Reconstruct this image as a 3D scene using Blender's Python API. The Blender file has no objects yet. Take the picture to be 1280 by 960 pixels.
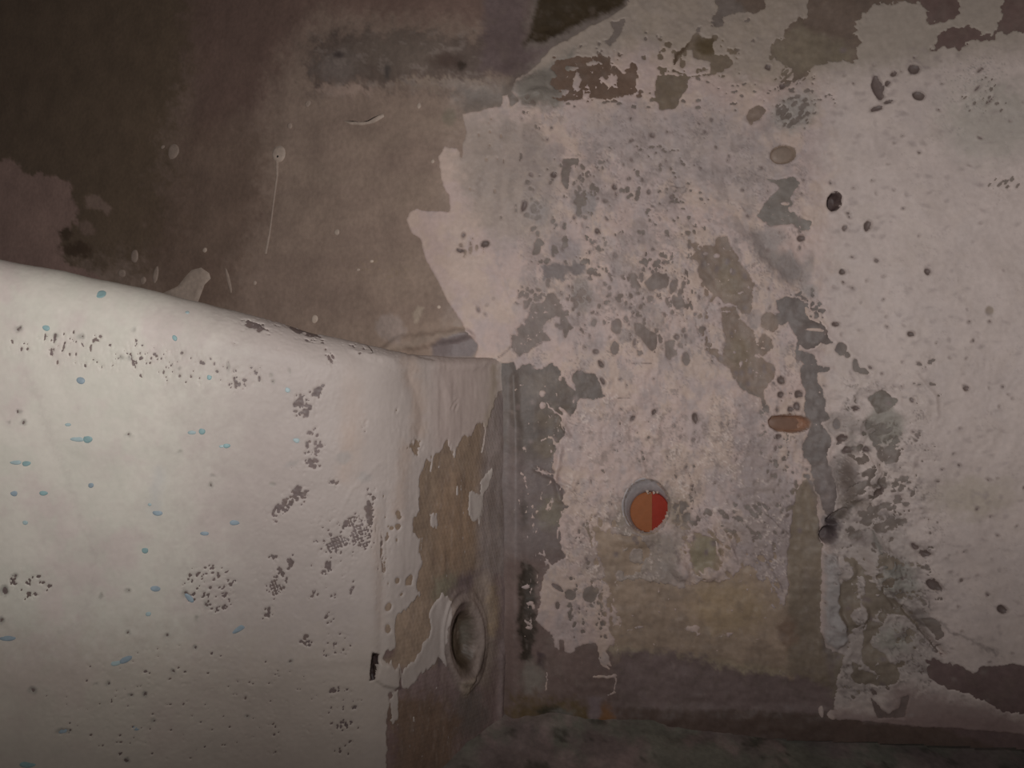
import bpy, math
import numpy as np

# ------------------------------------------------------------------ camera, light, exposure
F = 950.0                      # focal length in pixels of a 1280 x 960 frame
scn = bpy.context.scene
cam_d = bpy.data.cameras.new('camera')
cam_d.sensor_fit = 'HORIZONTAL'; cam_d.sensor_width = 36.0; cam_d.lens = 36.0 * F / 1280.0
cam_d.clip_start = 0.01
cam = bpy.data.objects.new('camera', cam_d)
cam.location = (0, 0, 0); cam.rotation_euler = (math.radians(90), 0, 0)
scn.collection.objects.link(cam); scn.camera = cam

world = bpy.data.worlds.new('dim_cavity'); scn.world = world; world.use_nodes = True
bg = world.node_tree.nodes['Background']
bg.inputs[0].default_value = (1.0, 0.90, 0.87, 1); bg.inputs[1].default_value = 0.055

# the phone's flash: the only lamp in the cavity, just left of and above the lens
lamp_d = bpy.data.lights.new('phone_flash', 'SPOT')
lamp_d.energy = 7.1; lamp_d.spot_size = math.radians(116); lamp_d.spot_blend = 1.0
lamp_d.shadow_soft_size = 0.006; lamp_d.color = (1.0, 0.985, 0.985)
lamp = bpy.data.objects.new('phone_flash', lamp_d)
lamp.location = (-0.055, -0.02, 0.035)
lamp.rotation_euler = (math.radians(95.5), 0, math.radians(2))
lamp.scale = (1.9, 0.64, 1.0)
scn.collection.objects.link(lamp)

scn.view_settings.view_transform = 'Standard'; scn.view_settings.look = 'None'
scn.view_settings.exposure = 0.0; scn.view_settings.gamma = 1.0
scn.view_settings.use_curve_mapping = False

# ------------------------------------------------------------------ helpers
C = scn.collection
def lin(r, g, b, k=1.0):
    """albedo of a surface from its image colour judged by eye and the light k that falls on it"""
    o = []
    for c in (r, g, b):
        c /= 255.0
        c = c / 12.92 if c <= 0.04045 else ((c + 0.055) / 1.055) ** 2.4
        o.append(min(0.9, c * 2.0 / k))
    return np.array(o)

def _hash(ix, iy, seed):
    h = (ix.astype(np.int64) * 374761393 + iy.astype(np.int64) * 668265263 + seed * 1442695041) & 0x7fffffff
    h = (h ^ (h >> 13)) * 1274126177 & 0x7fffffff
    h = (h ^ (h >> 16)) & 0x7fffffff
    return (h % 100003) / 50001.5 - 1.0
def vnoise(x, y, seed=0):
    x0 = np.floor(x); y0 = np.floor(y); fx = x - x0; fy = y - y0
    fx = fx * fx * fx * (fx * (fx * 6 - 15) + 10); fy = fy * fy * fy * (fy * (fy * 6 - 15) + 10)
    a = _hash(x0, y0, seed); b = _hash(x0 + 1, y0, seed)
    c = _hash(x0, y0 + 1, seed); d = _hash(x0 + 1, y0 + 1, seed)
    return (a + (b - a) * fx) * (1 - fy) + (c + (d - c) * fx) * fy
def fbm(x, y, seed=0, oct=4, gain=0.5):
    s = 0; a = 1; t = 0
    for i in range(oct):
        ca, sa = math.cos(0.6 * i), math.sin(0.6 * i)
        s = s + a * vnoise((x * ca - y * sa) * 2.03 ** i, (x * sa + y * ca) * 2.03 ** i, seed + 17 * i); t += a; a *= gain
    return s / t * 1.6
def sstep(x, a, b):
    t = np.clip((x - a) / (b - a), 0, 1); return t * t * (3 - 2 * t)

def P(*pts): return ('P', np.array(pts, float))
def E(cx, cy, rx, ry, ang=0.0): return ('E', (cx, cy, rx, ry, math.radians(ang)))
def L(w, *pts): return ('L', (w, np.array(pts, float)))

def sd_raw(sh, x, y):
    k, d = sh
    if k == 'E':
        cx, cy, rx, ry, an = d; c, s = math.cos(an), math.sin(an)
        dx = x - cx; dy = y - cy
        a = (dx * c + dy * s) / rx; b = (-dx * s + dy * c) / ry
        return (1 - np.sqrt(a * a + b * b)) * min(rx, ry)
    pts = d if k == 'P' else d[1]
    n = len(pts); best = np.full(x.shape, 1e9); ins = np.zeros(x.shape, bool)
    for i in range(n if k == 'P' else n - 1):
        ax, ay = pts[i]; bx, by = pts[(i + 1) % n]
        ex, ey = bx - ax, by - ay
        t = np.clip(((x - ax) * ex + (y - ay) * ey) / (ex * ex + ey * ey + 1e-9), 0, 1)
        best = np.minimum(best, np.hypot(x - ax - t * ex, y - ay - t * ey))
        if k == 'P':
            c = ((ay > y) != (by > y))
            ins ^= c & (x < (bx - ax) * (y - ay) / ((by - ay) if by != ay else 1e-9) + ax)
    if k == 'L': return d[0] - best
    return np.where(ins, best, -best)
def bbox(sh):
    k, d = sh
    if k == 'E':
        r = max(d[2], d[3]); return d[0] - r, d[1] - r, d[0] + r, d[1] + r
    pts = d if k == 'P' else d[1]; w = 0 if k == 'P' else d[0]
    return pts[:, 0].min() - w, pts[:, 1].min() - w, pts[:, 0].max() + w, pts[:, 1].max() + w

class Sheet:
    """a surface: every vertex knows its (u, v), the image pixel it projects to (scaled plan position on the floor); paint, stains and relief are laid out on it"""
    def __init__(s, u, v, seed=0):
        s.u = u.ravel(); s.v = v.ravel(); s.seed = seed
        s.nx = fbm(s.u / 10, s.v / 10, 11 + seed, 5, 0.72) * 1.35; s.ny = fbm(s.u / 10, s.v / 10, 57 + seed, 5, 0.72) * 1.35
        s.m = np.full(s.u.shape, -60.0)                # paint mask, in image pixels, > 0 where paint is left
        s.col = np.ones((s.u.size, 3)) * 0.3; s.h = np.zeros(s.u.size)
    def sd(s, sh, rag=2.0, pad=8):
        x0, y0, x1, y1 = bbox(sh); q = pad + rag * 2
        i = np.nonzero((s.u > x0 - q) & (s.u < x1 + q) & (s.v > y0 - q) & (s.v < y1 + q))[0]
        if i.size == 0: return i, np.zeros(0)
        return i, sd_raw(sh, s.u[i] + rag * s.nx[i], s.v[i] + rag * s.ny[i])
    def add(s, sh, rag=2.0):
        i, d = s.sd(sh, rag); s.m[i] = np.maximum(s.m[i], d)
    def cut(s, sh, rag=2.0):
        i, d = s.sd(sh, rag); s.m[i] = np.minimum(s.m[i], -d)
    def tint(s, sh, c, soft=4.0, rag=3.0, a=1.0):
        i, d = s.sd(sh, rag, soft + 8); w = (sstep(d, -soft, soft) * a)[:, None]
        s.col[i] = s.col[i] * (1 - w) + np.asarray(c) * w
    def bump(s, sh, h, soft=4.0, rag=1.0):
        i, d = s.sd(sh, rag, soft + 8); s.h[i] += h * sstep(d, -soft, soft)
    def dent(s, sh, h, soft=1.5):
        i, d = s.sd(sh, 0.4, soft + 4); s.h[i] -= h * sstep(d, -0.3, soft)
    def chips(s, sh, thr, scale=6.0, soft=14.0, sx=1.0, sy=1.0, seed=0, ang=0.0, k=1.0):
        i, d = s.sd(sh, 3, soft + 8); w = sstep(d, -soft, soft)
        c, sn = math.cos(math.radians(ang)), math.sin(math.radians(ang))
        x = s.u[i] * c + s.v[i] * sn; y = -s.u[i] * sn + s.v[i] * c
        n = fbm(x / scale / sx, y / scale / sy, 300 + seed, 4, 0.55)
        f = (n - thr + (1 - w) * 1.6) * scale * k
        s.m[i] = np.minimum(s.m[i], f)
    def mottle(s, c, scale, thr, soft, a, seed=0, sx=1.0, sy=1.0, sh=None, edge=12):
        if sh is None: i = slice(None); w = 1.0
        else:
            i, d = s.sd(sh, 4, edge + 8); w = sstep(d, -edge, edge)
        n = fbm(s.u[i] / scale / sx, s.v[i] / scale / sy, 900 + seed, 5, 0.6)
        w = (sstep(n, thr - soft, thr + soft) * a * w)[:, None]
        s.col[i] = s.col[i] * (1 - w) + np.asarray(c) * w

def veins(s, sh, c, scale=14, width=.10, a=.5, soft=16, sx=1.0, sy=1.0, seed=0, h=0.0, dx=0.0):
    i, d = s.sd(sh, 3, soft + 8); w = sstep(d, -soft, soft)
    x = s.u[i] + 5 * s.nx[i]; y = s.v[i] + 5 * s.ny[i]
    n = fbm((x + dx * y) / scale / sx, (y - dx * x) / scale / sy, 700 + seed, 3, .5)
    br = sstep(fbm(s.u[i] / 28, s.v[i] / 28, 740 + seed, 3), -.25, .35)
    q = (1 - sstep(np.abs(n), width * .4, width)) * w * br
    s.h[i] -= h * q; q = (q * a)[:, None]
    s.col[i] = s.col[i] * (1 - q) + np.asarray(c) * q
def flecks(s, sh, thr=.8, scale=5.0, seed=0, soft=4.0, sx=1.0, sy=1.0):
    i, d = s.sd(sh, 2, soft + 4); w = sstep(d, -soft, soft)
    n = fbm(s.u[i] / scale / sx, s.v[i] / scale / sy, 820 + seed, 4, .6)
    s.m[i] = np.maximum(s.m[i], (n - thr - (1 - w) * 1.5) * scale)
def ridged(x, y, seed=0, oct=4):
    t = 0; a = 1; r = 0
    for k in range(oct):
        r = r + a * (1 - np.abs(vnoise(x * 2.1 ** k + 3 * k, y * 2.1 ** k, seed + k)) * 2); t += a; a *= .55
    return r / t

def build_grid(name, pos, nu, nv, col, mat, parent=None, keep=None, origin=(0, 0, 0), mode='any'):
    """pos (nv*nu,3) -> one mesh; faces kept where keep (per vertex) is true at any corner"""
    idx = np.arange(nu * nv).reshape(nv, nu)
    q = np.stack([idx[:-1, :-1], idx[:-1, 1:], idx[1:, 1:], idx[1:, :-1]], -1).reshape(-1, 4)
    if keep is not None: q = q[keep[q].any(1) if mode == 'any' else keep[q].all(1)]
    used = np.zeros(nu * nv, bool); used[q.ravel()] = True
    remap = np.cumsum(used) - 1; q = remap[q]; pos = pos[used] - np.array(origin); col = col[used]
    me = bpy.data.meshes.new(name)
    me.vertices.add(len(pos)); me.vertices.foreach_set('co', pos.astype(np.float32).ravel())
    me.loops.add(q.size); me.loops.foreach_set('vertex_index', q.ravel().astype(np.int32))
    me.polygons.add(len(q)); me.polygons.foreach_set('loop_start', (np.arange(len(q)) * 4).astype(np.int32))
    me.update(calc_edges=True)
    me.polygons.foreach_set('use_smooth', np.ones(len(q), bool))
    at = me.color_attributes.new('stain', 'FLOAT_COLOR', 'POINT')
    at.data.foreach_set('color', np.c_[np.clip(col, 0, 1), np.ones(len(col))].astype(np.float32).ravel())
    me.materials.append(mat)
    o = bpy.data.objects.new(name, me); C.objects.link(o)
    if parent: o.parent = parent
    return o

def mesh_obj(name, verts, faces, mat, parent=None, origin=(0, 0, 0), smooth=True):
    me = bpy.data.meshes.new(name)
    me.from_pydata([tuple(np.array(p) - np.array(origin)) for p in verts], [], faces); me.update()
    for p in me.polygons: p.use_smooth = smooth
    me.materials.append(mat)
    o = bpy.data.objects.new(name, me); C.objects.link(o)
    if parent: o.parent = parent
    return o

def surf_mat(name, rough=0.6, attr=True, color=(0.5, 0.5, 0.5), grain=0.12, gscale=260.0, bump=0.25, spec=0.35,
             weave=0.0, blotch=0.10, bdist=0.0006, stretch=(1, 1, 1), coat=0.0):
    m = bpy.data.materials.new(name); m.use_nodes = True
    nt = m.node_tree; N = nt.nodes; K = nt.links; b = N['Principled BSDF']
    tc = N.new('ShaderNodeTexCoord'); mp = N.new('ShaderNodeMapping'); mp.inputs['Scale'].default_value = stretch
    K.new(tc.outputs['Object'], mp.inputs[0])
    if attr:
        a = N.new('ShaderNodeAttribute'); a.attribute_name = 'stain'; src = a.outputs['Color']
    else:
        a = N.new('ShaderNodeRGB'); a.outputs[0].default_value = (*color, 1); src = a.outputs[0]
    n1 = N.new('ShaderNodeTexNoise'); n1.inputs['Scale'].default_value = gscale; n1.inputs['Detail'].default_value = 6
    n2 = N.new('ShaderNodeTexNoise'); n2.inputs['Scale'].default_value = gscale / 7; n2.inputs['Detail'].default_value = 5
    K.new(mp.outputs[0], n1.inputs['Vector']); K.new(mp.outputs[0], n2.inputs['Vector'])
    def remap(sock, amp):
        r = N.new('ShaderNodeMapRange'); r.inputs['From Min'].default_value = 0.3; r.inputs['From Max'].default_value = 0.7
        r.inputs['To Min'].default_value = 1 - amp; r.inputs['To Max'].default_value = 1 + amp
        K.new(sock, r.inputs['Value']); return r.outputs['Result']
    mu = N.new('ShaderNodeMath'); mu.operation = 'MULTIPLY'
    K.new(remap(n1.outputs[0], grain), mu.inputs[0]); K.new(remap(n2.outputs[0], blotch), mu.inputs[1])
    vm = N.new('ShaderNodeVectorMath'); vm.operation = 'SCALE'
    K.new(src, vm.inputs[0]); K.new(mu.outputs[0], vm.inputs['Scale'])
    K.new(vm.outputs[0], b.inputs['Base Color'])
    b.inputs['Roughness'].default_value = rough; b.inputs['Specular IOR Level'].default_value = spec
    b.inputs['Coat Weight'].default_value = coat; b.inputs['Coat Roughness'].default_value = 0.25
    ad = N.new('ShaderNodeMath'); ad.operation = 'ADD'
    K.new(n1.outputs[0], ad.inputs[0]); K.new(n2.outputs[0], ad.inputs[1]); hs = ad.outputs[0]
    if weave:
        w1 = N.new('ShaderNodeTexWave'); w1.bands_direction = 'DIAGONAL'; w1.inputs['Scale'].default_value = weave
        w2 = N.new('ShaderNodeTexWave'); w2.bands_direction = 'Z'; w2.inputs['Scale'].default_value = weave * 1.2
        for w in (w1, w2): w.inputs['Distortion'].default_value = 1.0; K.new(mp.outputs[0], w.inputs['Vector'])
        mw = N.new('ShaderNodeMath'); mw.operation = 'MULTIPLY'; K.new(w1.outputs['Fac'], mw.inputs[0]); K.new(w2.outputs['Fac'], mw.inputs[1])
        a2 = N.new('ShaderNodeMath'); a2.operation = 'ADD'; K.new(hs, a2.inputs[0]); K.new(mw.outputs[0], a2.inputs[1]); hs = a2.outputs[0]
    bp = N.new('ShaderNodeBump'); bp.inputs['Strength'].default_value = bump; bp.inputs['Distance'].default_value = bdist
    K.new(hs, bp.inputs['Height']); K.new(bp.outputs[0], b.inputs['Normal'])
    return m

M_PAINT = surf_mat('flaking_cream_paint', rough=0.55, grain=0.06, blotch=0.06, bump=0.35, spec=0.3)
M_BARE = surf_mat('bare_laminate', rough=0.5, grain=0.10, blotch=0.12, bump=0.4, spec=0.3)
M_GEL = surf_mat('white_flowcoat', rough=0.55, grain=0.03, blotch=0.035, bump=0.2, spec=0.3)
M_SIDE = surf_mat('bare_woven_laminate', rough=0.5, grain=0.12, blotch=0.14, bump=0.22, spec=0.35, weave=140.0, stretch=(1, 1, .55))
M_FLOOR = surf_mat('dirty_floor_resin', rough=0.5, grain=0.14, blotch=0.2, bump=0.5, spec=0.3)

PAINT_TH = 0.0009
def paint_height(m, lip=0.00022):
    return PAINT_TH * sstep(m, -1.6, 1.6) - 0.00035 - 0.003 * sstep(-m, .6, 2.4) + lip * np.exp(-((m - 1.6) / 1.8) ** 2) - 0.002 * sstep(-m, 1.5, 6)

def spaced(lo, hi, step, out, cstep=14.0):
    a = np.arange(lo, hi + step, step)
    l = np.arange(lo - out, lo, cstep); r = np.arange(a[-1] + cstep, hi + out, cstep)
    return np.concatenate([l, a, r])

# ------------------------------------------------------------------ the wall: surface of the hull, receding to the left
CREASE = -0.006
def wall_y(X, Z):
    left = np.maximum(0, -(X + 0.045)); soft = np.sqrt(left * left + 0.0004) - 0.02
    right = np.maximum(0, X - 0.08)
    return 0.60 + 0.50 * soft - 0.95 * right ** 2 + 0.10 * np.maximum(0, Z - 0.20) ** 2
def ray_wall(px, py):
    """wall point on the camera ray through image pixel px, py"""
    y = np.full(np.shape(px), 0.6)
    for _ in range(40):
        y = 0.5 * y + 0.5 * wall_y((px - 640) / F * y, (480 - py) / F * y)
    return np.stack([(px - 640) / F * y, y, (480 - py) / F * y], -1)
def wall_grid(step):
    pu = spaced(-20, 1300, step, 420); pv = spaced(-20, 940, step, 330)
    # plan position of every column, height of every row (true vertical columns on the wall)
    cx = ray_wall(pu, np.full(pu.shape, 480.0))
    X = cx[:, 0][None, :].repeat(len(pv), 0)
    Z = ((480 - pv) / F)[:, None] * cx[:, 1][None, :]
    Y = wall_y(X, Z)
    U = 640 + F * X / Y; V = 480 - F * Z / Y
    return np.stack([X, Y, Z], -1).reshape(-1, 3), U, V, len(pu), len(pv)

MAIN = P((578,141),(600,139),(612,135),(626,134),(628,121),(634,120),(637,134),(650,128),(640,118),(645,100),(668,84),(690,60),(720,42),(755,24),(785,5),(795,-400),
         (2400,-400),(2400,925),(1280,918),(1040,899),(640,897),(600,700),(590,460),(598,432),(583,414),(578,405),(567,388),(556,368),(545,347),(535,330),
         (528,310),(525,297),(514,290),(508,275),(510,266),(520,261),(540,264),(563,264),(561,243),(553,232),(551,215),(548,195),(556,183),(571,185),(577,200),(578,185),(583,165))
CUTS = [
 (P((899,297),(909,296),(913,308),(920,319),(929,334),(939,346),(945,355),(941,362),(940,377),(939,391),(929,392),(923,387),(916,379),(905,379),(897,370),(890,377),(884,394),(890,366),(879,354),(874,347),(874,332),(869,325),(860,323),(869,316),(881,308),(892,308)),1.6),
 (P((899,385),(909,382),(920,385),(927,400),(937,409),(944,415),(946,428),(954,417),(963,424),(966,432),(963,439),(952,447),(966,455),(970,464),(964,477),(957,487),(955,496),(960,509),(958,517),(954,515),(951,500),(940,494),(925,485),(912,464),(901,451),(891,442),(880,432),(893,436),(905,446),(905,434),(906,419),(903,400)),1.6),
 (P((969,377),(982,370),(996,374),(1005,377),(1006,392),(1016,402),(1029,409),(1035,422),(1042,428),(1022,430),(1016,436),(1005,436),(999,430),(998,439),(1018,443),(1021,457),(1037,459),(1036,464),(1023,466),(1022,477),(1030,489),(1034,502),(1032,515),(1039,524),(1026,530),(1039,545),(1037,560),(1032,571),(1039,590),(1045,620),(1040,650),(1030,640),(1018,612),(1013,580),(1004,571),(1004,552),(1009,545),(1011,534),(1006,515),(1007,502),(1007,487),(1000,470),(1000,459),(1006,455),(993,448),(994,445),(996,424),(988,407),(975,392),(971,385)),1.6),
 (P((957,223),(969,225),(983,223),(992,220),(999,228),(992,241),(988,250),(991,266),(997,273),(1014,277),(1013,287),(999,287),(991,281),(971,281),(961,283),(947,270),(953,259),(966,244),(974,234),(963,227)),1.2),
 (P((687,107),(695,95),(687,87),(696,75),(715,72),(740,70),(762,71),(765,82),(782,92),(790,78),(797,82),(795,100),(800,115),(780,120),(760,125),(740,122),(725,125),(705,129),(702,117)),1.8),
 (P((820,95),(840,92),(865,96),(857,112),(845,135),(825,137),(819,120)),1.5),
 (P((840,88),(842,68),(860,54),(872,42),(890,50),(892,68),(910,70),(917,78),(910,85),(890,95),(865,97)),1.5),
 (P((760,28),(782,25),(780,38),(762,58),(754,52),(767,40)),1.2),
 (P((1009,-60),(1083,-60),(1099,3),(1086,13),(1075,27),(1067,45),(1075,56),(1067,77),(1041,77),(1020,80),(993,103),(990,93),(980,80),(961,72),(966,56),(980,48),(980,35),(1001,24),(1012,19),(1009,8)),2.0),
 (P((1080,-60),(1200,-60),(1200,8),(1198,19),(1176,27),(1163,29),(1160,13),(1147,4),(1126,3),(1095,6)),1.8),
 (P((1163,61),(1174,42),(1203,32),(1221,35),(1232,42),(1245,40),(1253,21),(1251,5),(1256,-60),(1400,-60),(1400,20),(1290,37),(1253,42),(1235,48),(1205,56),(1184,61)),2.0),
 (P((895,-60),(960,-60),(957,10),(927,17),(905,22),(900,35),(886,30),(895,17)),1.8),
 (P((640,50),(665,27),(685,10),(715,-10),(740,-60),(800,-60),(780,5),(752,17),(727,27),(702,42),(675,50)),5.0),
 (P((704,199),(723,197),(725,203),(714,207),(712,224),(709,239),(701,229),(701,214)),1.0),
 (P((639,417),(648,420),(646,411),(656,402),(663,391),(665,379),(674,381),(680,377),(684,368),(693,366),(699,377),(706,392),(714,407),(706,426),(703,411),(702,396),(695,394),(687,400),(678,407),(680,415),(691,426),(674,428),(661,436),(649,445),(641,437)),1.0),
 (P((665,317),(669,302),(674,296),(682,304),(676,308),(674,317),(659,320)),0.8),
 (P((662,292),(664,284),(672,281),(670,287)),0.5),
 (P((783,342),(794,342),(802,359),(798,362),(789,355)),1.4), (P((806,353),(822,338),(834,344),(834,359),(815,364)),1.6),
 (P((839,349),(847,351),(845,362),(837,372),(837,359)),1.0), (P((841,372),(854,370),(856,383),(847,387),(841,381)),1.0),
 (E(771,408,6.5,11),1.0), (E(768,435,5,9),1.0), (E(742,403,3,6),0.8),
 (P((794,402),(806,406),(809,411),(821,417),(822,424),(821,436),(813,439),(807,432),(800,422),(794,419)),1.2),
 (P((832,426),(839,426),(845,443),(837,452),(832,445)),1.0), (E(858,449,5,8),1.0),
 (P((884,434),(899,436),(897,443),(889,440)),0.8), (E(963,403,11,12),1.6), (E(977,398,8,8),1.2),
 (P((1085,498),(1094,491),(1104,487),(1115,495),(1121,498),(1117,506),(1111,513),(1098,517),(1091,509)),1.0),
 (P((1002,600),(1015,600),(1022,640),(1027,680),(1026,730),(1026,790),(1035,812),(1055,818),(1050,835),(1043,860),(1040,905),(985,900),(975,850),(985,790),(975,770),(985,740),(985,700),(988,660),(992,630)),1.4),
 (P((1055,695),(1064,699),(1074,704),(1085,725),(1096,736),(1111,747),(1128,755),(1137,768),(1122,768),(1109,768),(1104,781),(1091,794),(1087,802),(1102,817),(1121,834),(1126,844),(1122,855),(1096,857),(1072,853),(1061,846),(1068,838),(1087,840),(1102,846),(1079,830),(1079,796),(1077,779),(1066,786),(1055,781),(1047,762),(1049,736),(1053,725),(1049,710)),1.4),
 (P((1087,872),(1102,885),(1109,891),(1124,885),(1126,872),(1137,868),(1134,883),(1130,896),(1096,898),(1092,885)),1.0),
 (P((1160,834),(1167,823),(1186,831),(1205,834),(1216,840),(1227,832),(1261,830),(1400,835),(1400,896),(1256,891),(1233,879),(1209,866),(1181,861),(1162,849)),2.0),
 (P((560,462),(641,452),(646,463),(656,456),(663,452),(669,463),(680,460),(690,455),(700,462),(707,478),(713,484),(716,470),(722,462),(745,468),(752,490),(758,495),(740,500),(725,498),(722,512),(712,520),(703,516),(702,528),(708,540),(700,548),(693,560),(692,585),(695,600),(705,615),(702,625),(712,632),(705,640),(698,655),(698,670),(703,690),(708,695),(690,706),(682,715),(678,735),(675,760),(668,775),(677,783),(685,790),(690,796),(698,812),(716,818),(722,808),(745,803),(752,830),(764,834),(757,815),(770,800),(790,1000),(560,1000)),1.8),
 (P((868,665),(893,672),(896,692),(903,702),(895,712),(868,715),(862,690)),1.5),
 (P((748,722),(800,725),(850,735),(885,728),(920,722),(925,705),(940,710),(965,735),(978,760),(990,790),(975,850),(1045,840),(1045,1000),(770,1000),(772,810),(770,790),(778,775),(770,755),(762,735)),3.0),
 (P((742,655),(752,662),(778,668),(800,668),(812,690),(800,716),(760,728),(752,700),(745,680)),2.6),
 (E(1070,457,4,9,-15),1.0), (E(1079,464,9,4,15),1.0), (E(1046,530,5,7),.8), (E(1052,436,8,8),1.0), (E(1060,444,4,4),.8),
 (L(1.6,(1118,750),(1140,775),(1160,795),(1172,815)),1.0), (P((1150,772),(1170,772),(1182,795),(1172,800)),1.2),
 (E(1094,790,6,5),1.0), (E(737,743,9,10),1.0),
 (P((576,420),(583,416),(598,432),(590,445),(550,445)),1.0),
 (E(945,142,13,9,-40),1.6), (E(939,153,3,3),.5),
 (E(697,734,10,3,35),0.8), (E(713,744,8,7),0.8), (E(697,757,3,5),.6), (P((699,800),(705,800),(707,818),(699,815)),.8),
 (L(0.9,(733,650),(736,665),(740,682)),.5), (L(0.8,(858,587),(866,603),(870,616)),.4),
]
CUTS = [(sh, r * 2.2 if bbox(sh)[1] < 40 and r < 4 else r * 1.3) for sh, r in CUTS]
ISLANDS = [
 (P((841,85),(855,63),(866,62),(865,72),(890,78),(887,92),(862,95)),.8), (E(714,86,9,3),2.5), (E(721,104,4,12),2.5), (E(733,116,4,11),2.2), (E(762,100,12,6),3.5), (E(742,80,8,3),2.5), (E(703,116,8,3),2.2),
 (E(1057,713,8,11),1.2), (E(1073,768,10,11),1.2), (E(1076,734,5,14),1.2), (E(1018,413,10,1.8,3),.4),
 (E(678,492,4,4),.8), (E(678,507,3.5,4.5),.6), (L(.7,(682,503),(705,525),(712,540)),2.0), (E(716,482,3,6,-25),.8), (E(700,473,2,3),.5), (L(1.0,(668,586),(690,592)),2.0),
 (L(1.5,(700,510),(710,518)),.8), (L(.8,(678,550),(690,548),(695,560)),2.2), (L(.8,(652,588),(658,610)),2.5),
 (E(896,320,4,3),.6), (E(882,317,3,2),.5), (E(914,338,2,3),.5), (L(1.0,(923,388),(930,400)),.4), (L(1.0,(946,410),(946,428)),.3),
 (E(918,440,2,2),.5), (E(926,455,2,3),.5), (E(948,445,4,3),.8), (E(988,262,4,4),.5), (E(981,255,5,2),.5),
 (E(845,712,6,14,-35),1.5), (E(885,716,9,7),1.5), (E(830,700,4,6),1.0), (E(866,786,9,4),1.4), (E(838,708,6,4),1.0), (E(795,695,8,10),1.6), (E(827,720,5,6),1.5), (E(775,720,6,7),1.4),
 (L(1.3,(742,846),(770,845)),1.6), (L(.7,(770,846),(769,866),(760,868)),1.6), (L(.6,(748,822),(754,832),(761,836)),1.0),
 (L(.8,(684,842),(682,862)),1.6), (E(660,785,4,2),2.0), (E(658,733,5,3),2.6), (E(662,753,4,2),2.4),
 (E(1040,895,5,5),1.2), (E(1028,890,3,6),1.0),
]
rs = np.random.RandomState(5)
PITS = [(1167,731,12,6,28),(1149,119,8,6,10),(1144,86,8,6,0),(1097,110,7,17,-15),(1118,92,6,3,-30),(1110,105,5,3,-45),(1254,762,7,5,20),(1086,282,4.5,7,25),(1056,285,3.2,3,0),(1001,298,5,4.5,0),
        (1157,692,9,3,10),(1143,683,7,3,30),(1053,340,4,3,0),(1070,285,0.1,0.1,0),(1159,340,4,4,0),(1240,860,0.1,0.1,0),(1184,340,0.1,0.1,0),(1144,420,0.1,.1,0),(1138,417,5,3,-10),
        (977,476,6,5,0),(976,494,4,4,0),(999,492,5,5,0),(988,511,4,3.5,20),(996,508,4,6,-20),(971,512,2,4,0),(972,546,3,4,0),(1045,405,0.1,.1,0),(1044,404,0.1,.1,0),(1096,325,3,2,0),
        (869,523,4,6,0),(753,476,2.5,6,-30),(762,508,0.1,.1,0),(776,474,2,2,0),(783,482,1,3,0),(791,523,2.5,5,30),(818,515,3,5,30),(739,600,1.5,4,0),(807,577,0.1,.1,0),
        (879,330,2,4,0),(789,176,5,1.8,-38),(816,169,3,3,0),(768,233,3,3.5,0),(771,241,2,4,0),(757,251,4,2,0),(811,240,2.2,3,0),(881,165,2,3,0),(889,149,2,3,0),(747,289,3,3.5,0),
        (857,226,0.1,.1,0),(579,294,2.2,4,0),(575,313,4,3,0),(598,387,1.8,4,-30),(609,381,1.5,1.5,0),(607,393,1.3,1.5,0),(617,373,1,1,0),(607,305,6,4,0),(664,219,2.5,2.5,0),(692,219,4,4,30),(655,258,3,8,20),
        (1201,620,0.1,.1,0),(1237,403,2.5,1.5,0),(1211,403,2.5,1.5,0),(960,84,4,3,0),(977,108,3,4,-20),(793,428,2,5,0),(745,440,3,3,0),(751,455,4,3,30),(812,393,0.1,.1,0),(846,421,3,3,0),(787,385,2,2,0),
        (1070,510,5,3,0),(1059,562,6,4,-20),(1083,562,4,3,0),(1067,600,0.1,.1,0),(1052,548,8,4,0),(1097,614,9,4,-15),(1135,466,0.1,.1,0),(1138,500,3,3,0),(1142,549,2,2,0),(1200,582,2.2,1.8,0),(1208,486,4,3,0),(1173,645,0.1,.1,0),
        (1240,160,0.1,.1,0),(1160,108,0.1,.1,0),(1222,110,7,1.2,-42),(1238,125,8,1.2,-50),(1226,86,6,1.6,-40),(1095,136,9,3,-20),(1110,128,8,2,-18),(1045,405,6,3,0),(1152,640,0.1,.1,0)]
PITS = [p for p in PITS if p[2] > 0.5]
for _ in range(150):
    x = rs.uniform(1030, 1300); y = rs.uniform(60, 880); r = rs.uniform(0.7, 1.7)
    if rs.rand() < (x - 1000) / 500 * (0.9 if y < 420 else 0.35): continue
    PITS.append((x, y, r * rs.uniform(1, 2.2), r, rs.uniform(-40, 30)))
for _ in range(200):
    x = rs.uniform(640, 1010); y = rs.uniform(140, 700); r = rs.uniform(0.8, 1.8)
    PITS.append((x, y, r, r * rs.uniform(1, 2), rs.uniform(-30, 30)))
SOFTP = [(rs.uniform(1030,1300), rs.uniform(60,900), rs.uniform(2,6), rs.uniform(1.2,3), rs.uniform(-35,25)) for _ in range(520)]
SOFTP = [p for p in SOFTP if rs.rand() > (p[0] - 1010) / 400]
def slot_shape(p): return P((960,526),(964,521),(975,519.5),(1000,520),(1009,523),(1012,529),(1009,536),(1000,540),(985,540),(970,538),(962,533)) if p[0] == 985.5 else E(*p[:5])
SLOTS = [(985.5,529,26,10,2,0.007),(979,193,15.5,11,-12,0.003),(1043,252,8.5,11.5,20,0.009)]
PLUG = (808.5,633,30,35)

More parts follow.
